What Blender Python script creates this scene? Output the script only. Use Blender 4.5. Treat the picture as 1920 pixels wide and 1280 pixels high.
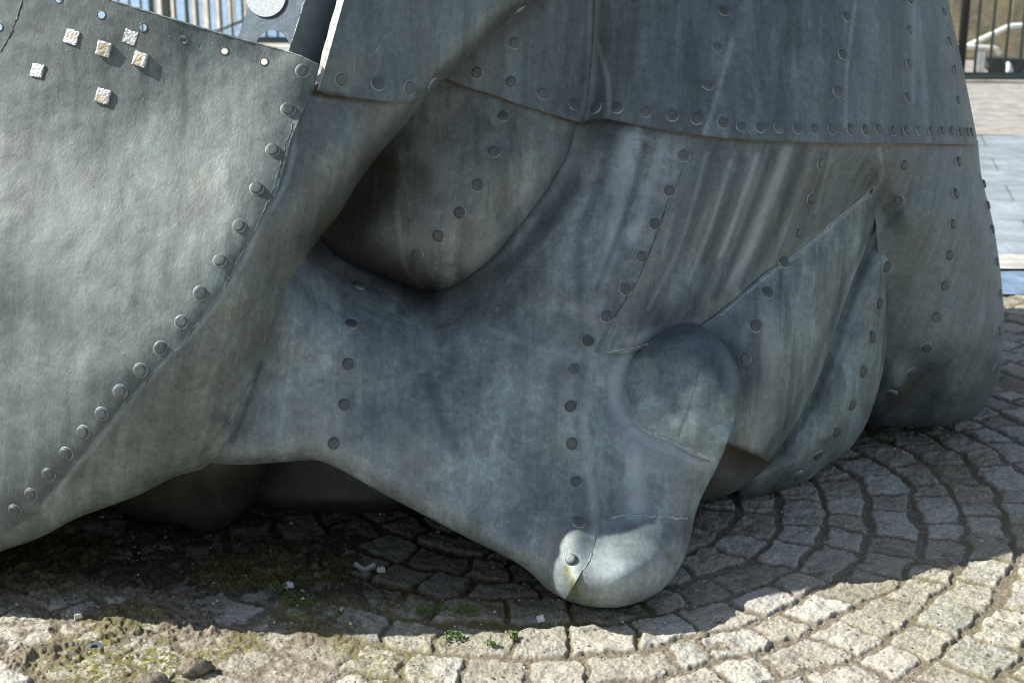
import bpy, math, random
import numpy as np
from mathutils import Vector, Matrix
from mathutils.geometry import delaunay_2d_cdt
from mathutils.bvhtree import BVHTree

for o in list(bpy.data.objects):
    bpy.data.objects.remove(o, do_unlink=True)
SC = bpy.context.scene
COL = SC.collection
R = math.radians
random.seed(5)
rng = np.random.default_rng(7)

# ------------------------------------------------------------------ camera, sky, sun, exposure
F, CAMH, PITCH = 2667.0, 1.1, R(16.05)
cd = bpy.data.cameras.new('camera'); cam = bpy.data.objects.new('camera', cd); COL.objects.link(cam)
cam.location = (0, 0, CAMH); cam.rotation_euler = (R(90) - PITCH, 0, 0)
cd.sensor_width = 36.0; cd.lens = F / 1920 * 36; cd.clip_start = 0.05; cd.clip_end = 2000
cd.dof.use_dof = True; cd.dof.focus_distance = 2.45; cd.dof.aperture_fstop = 7.1
SC.camera = cam

SUN = Vector((-0.74, 0.03, 0.68)).normalized()          # direction towards the sun
EXPOSURE = 0.85
wd = bpy.data.worlds.new('World'); SC.world = wd; wd.use_nodes = True
nt = wd.node_tree; bg = nt.nodes['Background']
sky = nt.nodes.new('ShaderNodeTexSky'); sky.sky_type = 'NISHITA'; sky.sun_disc = False
sky.sun_elevation = math.asin(SUN.z); sky.sun_rotation = math.atan2(SUN.x, SUN.y)
sky.air_density = 1.0; sky.dust_density = 1.0; sky.ozone_density = 1.0
hs = nt.nodes.new('ShaderNodeHueSaturation'); hs.inputs['Saturation'].default_value = .72      # thin cloud in the sky
nt.links.new(sky.outputs[0], hs.inputs['Color']); nt.links.new(hs.outputs[0], bg.inputs[0]); bg.inputs[1].default_value = 0.080
sl = bpy.data.lights.new('sun', 'SUN'); sl.energy = 4.4; sl.angle = R(0.53); sl.color = (1.0, 0.955, 0.87)
so = bpy.data.objects.new('sun', sl); COL.objects.link(so)
so.rotation_euler = SUN.to_track_quat('Z', 'Y').to_euler(); so.location = (-4, 1, 5)
SC.view_settings.view_transform = 'Standard'; SC.view_settings.look = 'None'
SC.view_settings.exposure = EXPOSURE; SC.view_settings.gamma = 1
SC.cycles.filter_width = 1.1

# ------------------------------------------------------------------ helpers
sP, cP = math.sin(PITCH), math.cos(PITCH)
def P3(px, py, d):
    """photo point and distance along the view axis -> world coordinates"""
    px, py, d = np.asarray(px, float), np.asarray(py, float), np.asarray(d, float)
    X = (px - 960) / F * d; Y = -(py - 640) / F * d
    return np.stack([X, Y * sP + d * cP, CAMH + Y * cP - d * sP], -1)
def ray(px, py):
    v = P3(px, py, 1.0) - np.array([0, 0, CAMH])
    return Vector(v).normalized()
def onz(px, py, z=0.0):
    """point on the level plane z under a photo point"""
    v = P3(px, py, 1.0) - np.array([0, 0, CAMH])
    t = (z - CAMH) / v[2]
    return Vector((v[0] * t, v[1] * t, z))
def tag(o, label=None, cat=None, group=None, kind=None):
    if label: o['label'] = label
    if cat: o['category'] = cat
    if group: o['group'] = group
    if kind: o['kind'] = kind
    return o
def empty(name, loc, label, cat, group=None, rz=0):
    o = bpy.data.objects.new(name, None); COL.objects.link(o); o.location = loc
    o.rotation_euler = (0, 0, rz); o.empty_display_size = .05
    return tag(o, label, cat, group)
def link(name, me, mat=None, parent=None, smooth=True):
    o = bpy.data.objects.new(name, me); COL.objects.link(o)
    if mat is not None:
        for m in (mat if isinstance(mat, (list, tuple)) else [mat]): me.materials.append(m)
    if parent is not None:
        o.parent = parent
        bpy.context.view_layer.update()
        o.matrix_parent_inverse = parent.matrix_world.inverted()
    if smooth is not None:
        me.polygons.foreach_set('use_smooth', np.full(len(me.polygons), smooth))
    return o
def mesh_np(name, V, Fs):
    me = bpy.data.meshes.new(name)
    Fs = np.asarray(Fs, np.int32); n, k = Fs.shape
    me.vertices.add(len(V)); me.vertices.foreach_set('co', np.asarray(V, np.float32).ravel())
    me.loops.add(n * k); me.loops.foreach_set('vertex_index', Fs.ravel())
    me.polygons.add(n)
    me.polygons.foreach_set('loop_start', np.arange(0, n * k, k, dtype=np.int32))
    me.polygons.foreach_set('loop_total', np.full(n, k, np.int32))
    me.update(calc_edges=True); me.validate()
    return me
def attr(me, name, vals):
    a = me.attributes.new(name, 'FLOAT', 'POINT'); a.data.foreach_set('value', np.asarray(vals, np.float32))
class MB:
    """collects simple solids into one mesh"""
    def __init__(s): s.v, s.f, s.m = [], [], []
    def add(s, V, Fs, mi=0):
        b = len(s.v); s.v += [tuple(v) for v in V]; s.f += [tuple(i + b for i in f) for f in Fs]; s.m += [mi] * len(Fs)
    def box(s, c, h, rz=0, mi=0, bev=0.0):
        cx, cy, cz = c; hx, hy, hz = h; ca, sa = math.cos(rz), math.sin(rz); b = min(bev, hx * .9, hy * .9, hz * .9)
        lv = [(-hz, b), (-hz + b, 0), (hz - b, 0), (hz, b)] if b > 0 else [(-hz, 0), (hz, 0)]
        V, Fs = [], []
        for z, i in lv:
            if b > 0:
                ring = []
                for sx, sy in ((-1, -1), (1, -1), (1, 1), (-1, 1)):
                    a1 = (sx * (hx - i), sy * (hy - i - b)); a2 = (sx * (hx - i - b), sy * (hy - i))
                    ring += [a1, a2] if (sx * sy) < 0 else [a2, a1]
                ring = [ring[i2] for i2 in range(8)]
            else:
                ring = [(-hx, -hy), (hx, -hy), (hx, hy), (-hx, hy)]
            V += [(cx + x * ca - y * sa, cy + x * sa + y * ca, cz + z) for x, y in ring]
        n = len(V) // len(lv)
        for k in range(len(lv) - 1):
            Fs += [(k * n + i, k * n + (i + 1) % n, (k + 1) * n + (i + 1) % n, (k + 1) * n + i) for i in range(n)]
        Fs.append(tuple(range(n))[::-1]); Fs.append(tuple((len(lv) - 1) * n + i for i in range(n)))
        s.add(V, Fs, mi)
    def tube(s, pts, r, n=8, mi=0, cap=True):
        pts = [Vector(p) for p in pts]; rs = r if isinstance(r, (list, tuple)) else [r] * len(pts)
        V, Fs = [], []
        for i, p in enumerate(pts):
            t = (pts[min(i + 1, len(pts) - 1)] - pts[max(i - 1, 0)]).normalized()
            u = t.cross(Vector((0.13, 0.02, 1)) if abs(t.z) < .9 else Vector((1, 0, 0))).normalized(); w = t.cross(u)
            V += [p + (u * math.cos(2 * math.pi * k / n) + w * math.sin(2 * math.pi * k / n)) * rs[i] for k in range(n)]
        for i in range(len(pts) - 1):
            Fs += [(i * n + k, i * n + (k + 1) % n, (i + 1) * n + (k + 1) % n, (i + 1) * n + k) for k in range(n)]
        if cap:
            Fs.append(tuple(range(n))[::-1]); Fs.append(tuple((len(pts) - 1) * n + k for k in range(n)))
        s.add(V, Fs, mi)
    def build(s, name, mat, parent=None, smooth=False):
        me = bpy.data.meshes.new(name); me.from_pydata(s.v, [], s.f); me.update()
        o = link(name, me, mat, parent, smooth)
        if isinstance(mat, (list, tuple)): me.polygons.foreach_set('material_index', s.m)
        return o
# noise
def _hash(ix, iy, seed):
    h = (ix.astype(np.int64) * 374761393 + iy.astype(np.int64) * 668265263 + seed * 974634777) & 0xffffffff
    h = ((h ^ (h >> 13)) * 1274126177) & 0xffffffff
    return ((h ^ (h >> 16)) & 0xffff) / 65535.0
def vnoise(x, y, seed=0):
    ix, iy = np.floor(x), np.floor(y); fx, fy = x - ix, y - iy
    fx = fx * fx * fx * (fx * (fx * 6 - 15) + 10); fy = fy * fy * fy * (fy * (fy * 6 - 15) + 10)
    a, b = _hash(ix, iy, seed), _hash(ix + 1, iy, seed); c, d = _hash(ix, iy + 1, seed), _hash(ix + 1, iy + 1, seed)
    return (a * (1 - fx) + b * fx) * (1 - fy) + (c * (1 - fx) + d * fx) * fy
def fbm(x, y, oc=4, seed=0):
    s, a, t = 0, 1.0, 0
    for k in range(oc):
        s = s + a * vnoise(x * 2 ** k + 17.3 * k, y * 2 ** k - 9.1 * k, seed + k); t += a; a *= .52
    return s / t
def sstep(a, b, x):
    t = np.clip((x - a) / (b - a), 0, 1); return t * t * (3 - 2 * t)
def catmull(pts, step):
    """smooth polyline through pts (any number of columns), points about every step"""
    P = np.asarray(pts, float)
    out = []
    for i in range(len(P) - 1):
        p0, p1, p2, p3 = P[max(i - 1, 0)], P[i], P[i + 1], P[min(i + 2, len(P) - 1)]
        n = max(1, int(np.hypot(*(p2 - p1)[:2]) / step))
        for k in range(n):
            t = k / n
            m1 = (p2 - p0) * .5; m2 = (p3 - p1) * .5
            L = np.hypot(*(p2 - p1)[:2]) + 1e-9
            # keep tangents short so corners stay close to the traced line
            for m in (m1, m2):
                l = np.hypot(*m[:2])
                if l > L: m *= L / l
            out.append((2 * t ** 3 - 3 * t ** 2 + 1) * p1 + (t ** 3 - 2 * t ** 2 + t) * m1 + (-2 * t ** 3 + 3 * t ** 2) * p2 + (t ** 3 - t ** 2) * m2)
    out.append(P[-1])
    return np.array(out)
def polydist(pts, pl):
    """distance of pts to polyline"""
    pts = np.asarray(pts, float); best = np.full(len(pts), 1e9)
    A, B = pl[:-1, :2], pl[1:, :2]
    for a, b in zip(A, B):
        ab = b - a; L = (ab @ ab) + 1e-12
        t = np.clip(((pts - a) @ ab) / L, 0, 1)
        q = pts - a - t[:, None] * ab
        best = np.minimum(best, (q * q).sum(1))
    return np.sqrt(best)
def inside(pts, poly):
    x, y = pts[:, 0], pts[:, 1]; c = np.zeros(len(pts), bool)
    j = len(poly) - 1
    for i in range(len(poly)):
        xi, yi = poly[i]; xj, yj = poly[j]
        with np.errstate(divide='ignore', invalid='ignore'):
            c ^= ((yi > y) != (yj > y)) & (x < (xj - xi) * (y - yi) / (yj - yi + 1e-30) + xi)
        j = i
    return c
class TPS:
    def __init__(s, C, lam=1e-4):
        C = np.asarray(C, float)
        # drop doubles
        key = {}
        for c in C: key[(round(c[0] / 4), round(c[1] / 4))] = c
        C = np.array(list(key.values()))
        s.p = C[:, :2] / 1000; n = len(C)
        K = s.k(s.p, s.p) + lam * np.eye(n); Q = np.c_[np.ones(n), s.p]
        A = np.block([[K, Q], [Q.T, np.zeros((3, 3))]])
        w = np.linalg.solve(A, np.r_[C[:, 2], 0, 0, 0]); s.w, s.a = w[:n], w[n:]
    def k(s, a, b):
        r2 = ((a[:, None] - b[None]) ** 2).sum(2) + 1e-12
        return .5 * r2 * np.log(r2)
    def __call__(s, q):
        q = np.asarray(q, float)[:, :2] / 1000; out = np.empty(len(q))
        for i in range(0, len(q), 20000):
            z = q[i:i + 20000]
            out[i:i + 20000] = s.k(z, s.p) @ s.w + s.a[0] + z @ s.a[1:]
        return out

# ------------------------------------------------------------------ materials
def newmat(name):
    m = bpy.data.materials.new(name); m.use_nodes = True
    return m, m.node_tree, m.node_tree.nodes['Principled BSDF']
def N(t, kind, **kw):
    n = t.nodes.new(kind)
    for k, v in kw.items(): setattr(n, k, v)
    return n
def noise(t, vec, scale, detail=4, rough=.55, dist=0):
    n = N(t, 'ShaderNodeTexNoise'); n.inputs['Scale'].default_value = scale; n.inputs['Detail'].default_value = detail
    n.inputs['Roughness'].default_value = rough; n.inputs['Distortion'].default_value = dist
    if vec is not None: t.links.new(vec, n.inputs['Vector'])
    return n.outputs['Fac']
def ramp(t, fac, stops):
    r = N(t, 'ShaderNodeValToRGB'); e = r.color_ramp.elements
    while len(e) > 1: e.remove(e[-1])
    e[0].position, e[0].color = stops[0][0], (*stops[0][1], 1) if len(stops[0][1]) == 3 else stops[0][1]
    for p, c in stops[1:]:
        x = e.new(p); x.color = (*c, 1)
    t.links.new(fac, r.inputs[0]); return r.outputs[0]
def g(v): return (v, v, v)
def mix(t, fac, a, b, mode='MIX'):
    n = N(t, 'ShaderNodeMix', data_type='RGBA', blend_type=mode)
    for s, v in ((n.inputs['Factor'], fac), (n.inputs['A'], a), (n.inputs['B'], b)):
        if isinstance(v, bpy.types.NodeSocket): t.links.new(v, s)
        elif isinstance(v, (int, float)): s.default_value = v
        else: s.default_value = (*v, 1)
    return n.outputs['Result']
def math_(t, op, a, b=0.0, clamp=False):
    n = N(t, 'ShaderNodeMath', operation=op); n.use_clamp = clamp
    for i, v in enumerate((a, b)):
        if isinstance(v, bpy.types.NodeSocket): t.links.new(v, n.inputs[i])
        else: n.inputs[i].default_value = v
    return n.outputs[0]
def mapping(t, vec, scale=(1, 1, 1), rot=(0, 0, 0), loc=(0, 0, 0)):
    m = N(t, 'ShaderNodeMapping'); m.inputs['Scale'].default_value = scale; m.inputs['Rotation'].default_value = rot
    m.inputs['Location'].default_value = loc
    t.links.new(vec, m.inputs['Vector']); return m.outputs[0]
def bump(t, h, strength, dist, prev=None):
    b = N(t, 'ShaderNodeBump'); b.inputs['Strength'].default_value = strength; b.inputs['Distance'].default_value = dist
    t.links.new(h, b.inputs['Height'])
    if prev is not None: t.links.new(prev, b.inputs['Normal'])
    return b.outputs[0]

def calm(t, x, rng_):
    m = N(t, 'ShaderNodeMapRange'); m.inputs[1].default_value, m.inputs[2].default_value = rng_
    m.inputs[3].default_value, m.inputs[4].default_value = 1.0, .30
    t.links.new(x, m.inputs[0]); return m.outputs[0]
def metal(name, base=(.155, .172, .175), slope=0.0, streak=.5, blotch=.5, warm=0.0, fine=1.0, seed=0.0, metallic=.25, rough=.48, calm_x=None):
    """weathered grey sheet metal: blotches, run-off streaks, scratches, brushed grain, stains"""
    m, t, p = newmat(name)
    geo = N(t, 'ShaderNodeNewGeometry').outputs['Position']
    pos = mapping(t, geo, loc=(seed * 3.1, seed * 1.7, seed * 2.3))
    shear = N(t, 'ShaderNodeSeparateXYZ'); t.links.new(pos, shear.inputs[0])
    u = math_(t, 'SUBTRACT', shear.outputs[0], math_(t, 'MULTIPLY', shear.outputs[2], slope))
    comb = N(t, 'ShaderNodeCombineXYZ'); t.links.new(u, comb.inputs[0]); t.links.new(shear.outputs[1], comb.inputs[1]); t.links.new(shear.outputs[2], comb.inputs[2])
    wob = mapping(t, comb.outputs[0], scale=(1, .25, .06))
    s1 = noise(t, wob, 22, 5, .6, .25)
    s2 = noise(t, mapping(t, comb.outputs[0], scale=(1, .3, .035), loc=(4, 2, 1)), 62, 3, .6, .1)
    b1 = noise(t, pos, 4.2, 6, .62, .5)
    b2 = noise(t, pos, 15, 6, .68, .8)
    b3 = noise(t, pos, 75, 5, .7, .3)
    dk = tuple(c * .60 for c in base); lt = tuple(min(1, c * 1.42 + .012) for c in base)
    col = ramp(t, b1, [(.30, dk), (.5, base), (.72, lt)])
    col = mix(t, blotch, base, col)
    c2 = ramp(t, b2, [(.28, g(.60)), (.5, g(1.0)), (.72, g(1.42))])
    col = mix(t, blotch, col, c2, 'MULTIPLY')
    st = ramp(t, s1, [(.36, (.60, .62, .62)), (.445, (.70, .72, .72)), (.462, g(.97)), (.545, g(1.0)), (.562, (1.28, 1.31, 1.30)), (.66, (1.46, 1.5, 1.48))])
    sk = math_(t, 'MULTIPLY', calm(t, shear.outputs[0], calm_x), streak) if calm_x else streak
    col = mix(t, sk, col, st, 'MULTIPLY')
    st2 = ramp(t, s2, [(.36, g(.72)), (.44, g(.84)), (.46, g(1.0)), (.58, g(1.0)), (.60, g(1.22)), (.68, g(1.3))])
    col = mix(t, streak * .7, col, st2, 'MULTIPLY')
    c3 = ramp(t, b3, [(.30, g(.70)), (.5, g(1.0)), (.70, g(1.34))])
    col = mix(t, .6, col, c3, 'MULTIPLY')
    b4 = noise(t, mapping(t, pos, scale=(1, 1, .6)), 260, 4, .7)
    col = mix(t, .45, col, ramp(t, b4, [(.32, g(.72)), (.5, g(1.0)), (.68, g(1.32))]), 'MULTIPLY')
    b5 = noise(t, mapping(t, pos, loc=(7, 3, 5)), 8.5, 9, .72, 1.2)
    edge = ramp(t, b5, [(.50, g(0)), (.535, g(1)), (.60, g(.25)), (.66, g(0))])
    col = mix(t, mix(t, blotch * .55, g(0), edge), col, mix(t, 1, col, (1.42, 1.50, 1.50), 'MULTIPLY'))
    # thin scratches, two directions
    for k, (rx, ry) in enumerate(((.5, .4), (-.9, .2))):
        w = N(t, 'ShaderNodeTexWave'); w.wave_type = 'BANDS'; w.inputs['Scale'].default_value = 7 + 4 * k
        w.inputs['Distortion'].default_value = 2.5; w.inputs['Detail'].default_value = 3; w.inputs['Detail Scale'].default_value = 1.3
        t.links.new(mapping(t, pos, rot=(rx, ry, .6 * k)), w.inputs[0])
        ln = ramp(t, w.outputs['Fac'], [(.0, g(1)), (.0015, g(1)), (.005, g(0))])
        brk = ramp(t, noise(t, pos, 6 + 3 * k, 2), [(.62, g(0)), (.68, g(1))])
        col = mix(t, mix(t, 1.0, ln, brk, 'MULTIPLY'), col, mix(t, 1.0, col, g(1.4 if k else .72), 'MULTIPLY'))
    # dark specks and drips
    vo = N(t, 'ShaderNodeTexVoronoi'); vo.inputs['Scale'].default_value = 34; t.links.new(mapping(t, pos, scale=(1, 1, .8)), vo.inputs['Vector'])
    sp = ramp(t, vo.outputs['Distance'], [(.04, g(1)), (.09, g(0))])
    pick = ramp(t, noise(t, pos, 9, 2), [(.56, g(0)), (.60, g(1))])
    col = mix(t, mix(t, 1, sp, pick, 'MULTIPLY'), col, mix(t, 1, col, g(.62), 'MULTIPLY'))
    if warm: col = mix(t, warm, col, mix(t, 1, col, (1.12, 1.0, .84), 'MULTIPLY'))
    # stains and painted crease shade laid on the mesh
    a = N(t, 'ShaderNodeAttribute', attribute_name='pale').outputs['Fac']
    ap = math_(t, 'MULTIPLY', a, math_(t, 'ADD', math_(t, 'MULTIPLY', b2, 1.7), -.15), True)
    col = mix(t, ap, col, (.40, .455, .475))
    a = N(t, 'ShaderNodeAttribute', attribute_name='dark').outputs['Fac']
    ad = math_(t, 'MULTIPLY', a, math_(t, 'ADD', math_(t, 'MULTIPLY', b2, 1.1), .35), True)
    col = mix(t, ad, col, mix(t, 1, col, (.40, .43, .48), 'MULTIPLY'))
    a = N(t, 'ShaderNodeAttribute', attribute_name='grime_shade').outputs['Fac']  # brown dirt together with crease shade, put into the colour
    ag = math_(t, 'MULTIPLY', a, math_(t, 'ADD', math_(t, 'MULTIPLY', b2, .9), .45), True)
    col = mix(t, ag, col, mix(t, 1, col, (.36, .29, .235), 'MULTIPLY'))
    a = N(t, 'ShaderNodeAttribute', attribute_name='rust').outputs['Fac']
    ar = math_(t, 'MULTIPLY', a, math_(t, 'ADD', math_(t, 'MULTIPLY', b3, 3.0), -.9), True)
    col = mix(t, ar, col, (.115, .075, .03))
    a = N(t, 'ShaderNodeAttribute', attribute_name='moss').outputs['Fac']
    am = math_(t, 'MULTIPLY', a, math_(t, 'ADD', math_(t, 'MULTIPLY', b3, 5.0), -2.0), True)
    col = mix(t, am, col, (.095, .10, .018))
    t.links.new(col, p.inputs['Base Color'])
    p.inputs['Metallic'].default_value = metallic
    rg = ramp(t, b2, [(.3, g(rough - .1)), (.7, g(rough + .14))])
    t.links.new(rg, p.inputs['Roughness'])
    nrm = bump(t, noise(t, pos, 7, 2, .4), .22 * fine, .010)
    nrm = bump(t, noise(t, mapping(t, pos, scale=(1, 1, .45), rot=(.2, .5, .1)), 190, 4, .65), .30 * fine, .0022, nrm)
    pits = ramp(t, vo.outputs['Distance'], [(.0, g(1)), (.07, g(0))])
    nrm = bump(t, mix(t, 1, pits, ramp(t, noise(t, pos, 5.0, 2), [(.52, g(0)), (.6, g(1))]), 'MULTIPLY'), .6 * fine, .0014, nrm)
    t.links.new(nrm, p.inputs['Normal'])
    return m
M_fore = metal('weathered_metal_forehead', (.094, .118, .115), 0.0, .45, .55, 0, 1.1, 0.3, .12, .58)
M_brow = metal('weathered_metal_brow', (.146, .176, .170), 0.25, .50, .6, .15, .9, 1.1)
M_hull = metal('weathered_metal_hull', (.116, .146, .151), 0.06, .60, .30, 0, .5, 2.2)
M_lid = metal('weathered_metal_eyelid', (.164, .190, .180), 0.05, .6, .65, .15, .7, 3.1)
M_nose = metal('weathered_metal_nose', (.190, .225, .230), 0.04, .45, .85, 0, .8, 4.7, .18, .52)
M_ball = metal('weathered_metal_nostril', (.172, .212, .216), 0.04, .30, .85, 0, .8, 5.2, .28, .42)
M_cheek = metal('weathered_metal_cheek', (.132, .164, .168), 0.36, .72, .38, .0, .5, 0.0, calm_x=(.60, .72))
M_lip = metal('weathered_metal_lip', (.162, .200, .198), 0.10, .75, .7, 0, .7, 7.7)
M_under = metal('weathered_metal_underside', (.11, .118, .110), 0.0, .3, .5, .3, .7, 8.8)
M_far = metal('shaded_metal_underside', (.042, .041, .037), 0.0, .3, .5, .3, .7, 9.8)  # underside metal darkened to stand in for deep shade
M_rib = metal('painted_metal_rib', (.125, .165, .20), 0.0, .2, .35, 0, .8, 9.1)
M_rivet = metal('rivet_metal', (.088, .101, .102), 0.0, .2, .6, .0, 1.0, 1.9)

def simple(name, c, rough=.6, metallic=0.0, ns=30, var=.25, bs=.3, bd=.002):
    m, t, p = newmat(name)
    pos = N(t, 'ShaderNodeNewGeometry').outputs['Position']
    n1 = noise(t, pos, ns, 5, .65, .3)
    col = ramp(t, n1, [(.3, tuple(x * (1 - var) for x in c)), (.7, tuple(min(1, x * (1 + var)) for x in c))])
    t.links.new(col, p.inputs['Base Color']); p.inputs['Roughness'].default_value = rough; p.inputs['Metallic'].default_value = metallic
    t.links.new(bump(t, n1, bs, bd), p.inputs['Normal'])
    return m
M_weld = simple('pale_weld_metal', (.34, .39, .41), .6, .2, 120, .5, .8, .003)
M_weldd = simple('dark_weld_crack', (.055, .062, .068), .6, .1, 120, .4, .8, .003)
M_edge = simple('raw_plate_edge_metal', (.42, .43, .41), .6, .1, 110, .45, 1.0, .006)
M_disc = simple('pale_sprayed_paint_metal', (.55, .60, .62), .7, 0, 220, .22, .4, .002)
M_foil = simple('crumpled_silver_foil', (.60, .61, .61), .40, .3, 130, .30, .5, .003)
M_halo = simple('rivet_collar_metal', (.25, .295, .30), .55, .2, 90, .45, .6, .002)
M_glue = simple('dried_tan_adhesive', (.55, .48, .36), .8, 0, 60, .25, .6, .004)

# ------------------------------------------------------------------ the sculpture: traced outlines with their own distances
TRI = {}      # patch name -> (bvh, object)
STAIN_SHADE = {'pale': [], 'dark': [], 'grime_shade': [], 'rust': [], 'moss': []}  # dark and brown marks also carry shade painted into creases
def stain_shade(kind, pts, w, amt=1.0): STAIN_SHADE[kind].append((catmull(pts, 12) if len(pts) > 1 else np.array(pts + pts, float), w, amt))
# pale run-off and weld bloom
stain_shade('pale', [(1175, 665), (1155, 705), (1152, 740), (1165, 780), (1190, 808), (1230, 832), (1330, 868)], 13, 1.0)
stain_shade('pale', [(1160, 770), (1185, 850), (1195, 900), (1190, 960)], 22, .75)
stain_shade('pale', [(1240, 850), (1200, 880)], 40, .55)
stain_shade('pale', [(1095, 780), (1100, 860), (1112, 930), (1115, 1000)], 9, .8)
stain_shade('pale', [(905, 612), (1000, 648), (1090, 672), (1100, 665)], 7, .45)
stain_shade('pale', [(1020, 700), (1060, 720)], 70, .28)
stain_shade('pale', [(1150, 1045), (1200, 1060)], 60, .35)
stain_shade('pale', [(1180, 640), (1230, 622), (1300, 604), (1340, 600)], 10, .6)
stain_shade('pale', [(520, 760), (600, 800), (760, 860)], 60, .22)
stain_shade('pale', [(1385, 560), (1345, 595), (1390, 640)], 16, .5)
stain_shade('pale', [(1640, 354), (1560, 420), (1480, 485), (1400, 548)], 5, .6)
stain_shade('pale', [(1113, 0), (1110, 146), (1098, 215)], 9, .55)
stain_shade('pale', [(1120, 80), (1140, 150), (1142, 215)], 4, .6)
stain_shade('pale', [(1373, 75), (1350, 160), (1322, 250)], 4, .7)
stain_shade('pale', [(1604, 0), (1588, 130), (1585, 240)], 3, .6)
stain_shade('pale', [(1714, 0), (1712, 190)], 3, .35)
stain_shade('pale', [(1000, 360), (950, 440), (890, 500)], 26, .45)
stain_shade('pale', [(1075, 250), (1050, 320), (1015, 365)], 30, .5)
stain_shade('pale', [(790, 270), (830, 340), (780, 460)], 26, .3)
stain_shade('pale', [(745, 400), (760, 500), (790, 540)], 5, .5)
stain_shade('pale', [(1650, 690), (1630, 770), (1590, 840)], 10, .35)
stain_shade('pale', [(1430, 560), (1445, 640), (1440, 760), (1420, 830)], 18, .4)
stain_shade('pale', [(1640, 430), (1600, 560), (1570, 660)], 22, .3)
stain_shade('pale', [(1640, 360), (1655, 330), (1648, 275)], 3, .5)
stain_shade('pale', [(470, 700), (440, 790), (400, 850)], 9, .5)
stain_shade('pale', [(105, 260), (115, 360), (150, 450), (160, 560), (155, 640)], 4, .16)
stain_shade('pale', [(555, 230), (540, 330), (492, 420), (440, 520), (370, 615), (300, 690), (233, 765), (160, 855), (80, 950)], 5, .6)
stain_shade('pale', [(170, 420), (130, 500)], 80, .20)
stain_shade('pale', [(1325, 285), (1300, 380), (1270, 470), (1215, 580)], 4, .55)
stain_shade('pale', [(1560, 280), (1530, 400)], 3, .4)
stain_shade('pale', [(1475, 285), (1440, 380), (1400, 480), (1370, 540)], 11, .55)
stain_shade('pale', [(1420, 290), (1390, 380), (1350, 480)], 5, .55)
stain_shade('pale', [(1370, 300), (1330, 430), (1290, 530)], 4, .4)
stain_shade('pale', [(1180, 260), (1165, 340), (1150, 440), (1130, 520)], 14, .55)
stain_shade('pale', [(1240, 270), (1215, 360), (1185, 450)], 10, .6)
# dark stains, and shade painted into creases and recesses
stain_shade('dark', [(1265, 635), (1335, 635), (1378, 700)], 56, 1.25)  # shade over the top of the ball, painted into its colour
stain_shade('dark', [(1301, 610), (1312, 655), (1302, 730), (1272, 815)], 3.2, .8)
stain_shade('dark', [(1255, 655), (1245, 720)], 20, .5)
stain_shade('dark', [(1175, 990), (1230, 995), (1285, 990)], 22, .8)
stain_shade('dark', [(700, 640), (680, 720), (700, 770)], 40, .55)
stain_shade('dark', [(800, 710), (830, 780), (850, 840)], 14, .6)
stain_shade('dark', [(1210, 270), (1190, 350), (1160, 440), (1120, 540)], 7, .8)
stain_shade('dark', [(1145, 260), (1125, 350), (1090, 440), (1085, 560)], 12, .8)
stain_shade('dark', [(1505, 280), (1470, 380), (1430, 470), (1390, 530)], 14, .8)
stain_shade('dark', [(1450, 285), (1420, 370), (1370, 490), (1340, 560)], 9, .8)
stain_shade('dark', [(1395, 300), (1360, 400), (1320, 490)], 10, .7)
stain_shade('dark', [(1345, 280), (1300, 400), (1260, 500), (1200, 590)], 22, .55)
stain_shade('dark', [(1545, 290), (1510, 400)], 12, .5)
stain_shade('dark', [(960, 600), (1000, 620)], 30, .3)
stain_shade('dark', [(1000, 860), (1010, 940)], 24, .55)
stain_shade('dark', [(1150, 870), (1160, 930), (1165, 985)], 22, .5)
stain_shade('dark', [(640, 420), (700, 330), (760, 230)], 30, .55)  # eye socket shade put into the colour
stain_shade('dark', [(640, 470), (720, 510), (795, 545)], 24, .9)  # crease shade under the lid, painted dark
stain_shade('dark', [(948, 506), (1028, 415), (1076, 345)], 17, .6)  # painted shade of the crease beside the lid
stain_shade('dark', [(345, 80), (347, 160), (343, 250)], 7, .6)
stain_shade('dark', [(270, 110), (272, 170), (270, 230)], 6, .5)
stain_shade('dark', [(420, 110), (418, 180), (425, 235)], 8, .45)
stain_shade('dark', [(110, 120), (118, 140)], 6, .6)
stain_shade('dark', [(140, 100), (145, 160), (140, 240)], 6, .5)
stain_shade('dark', [(60, 140), (58, 190)], 14, .35)
stain_shade('dark', [(210, 42), (205, 40)], 8, .9)
stain_shade('dark', [(50, 48), (78, 58)], 9, .9)
stain_shade('dark', [(245, 26), (240, 26)], 5, .8)
stain_shade('dark', [(260, 720), (180, 715)], 24, .5)
stain_shade('dark', [(0, 560), (60, 570), (150, 600)], 40, .35)
stain_shade('dark', [(250, 470), (330, 500)], 40, .4)
stain_shade('dark', [(0, 200), (40, 40), (120, 0)], 50, .45)  # darker upper left corner of the forehead plate
stain_shade('dark', [(300, 40), (500, 100), (560, 180)], 34, .45)  # darker band below the plate's top edge
stain_shade('dark', [(435, 830), (470, 740), (490, 680)], 5, .7)
stain_shade('dark', [(405, 780), (430, 790)], 12, .5)
stain_shade('dark', [(30, 200), (75, 175), (130, 150)], 3, .8)
stain_shade('dark', [(1210, 245), (1216, 250)], 8, .5)
stain_shade('dark', [(1650, 500), (1600, 620), (1560, 720), (1500, 800)], 5, .3)  # part of the lip gap shadow, painted on
stain_shade('dark', [(1660, 760), (1700, 720), (1640, 790)], 14, .6)
stain_shade('dark', [(1320, 690), (1330, 760)], 30, .35)
stain_shade('grime_shade', [(640, 430), (690, 480), (797, 548)], 44, 1.0)  # dirt and recess shade at the eye corner, both as colour
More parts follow.
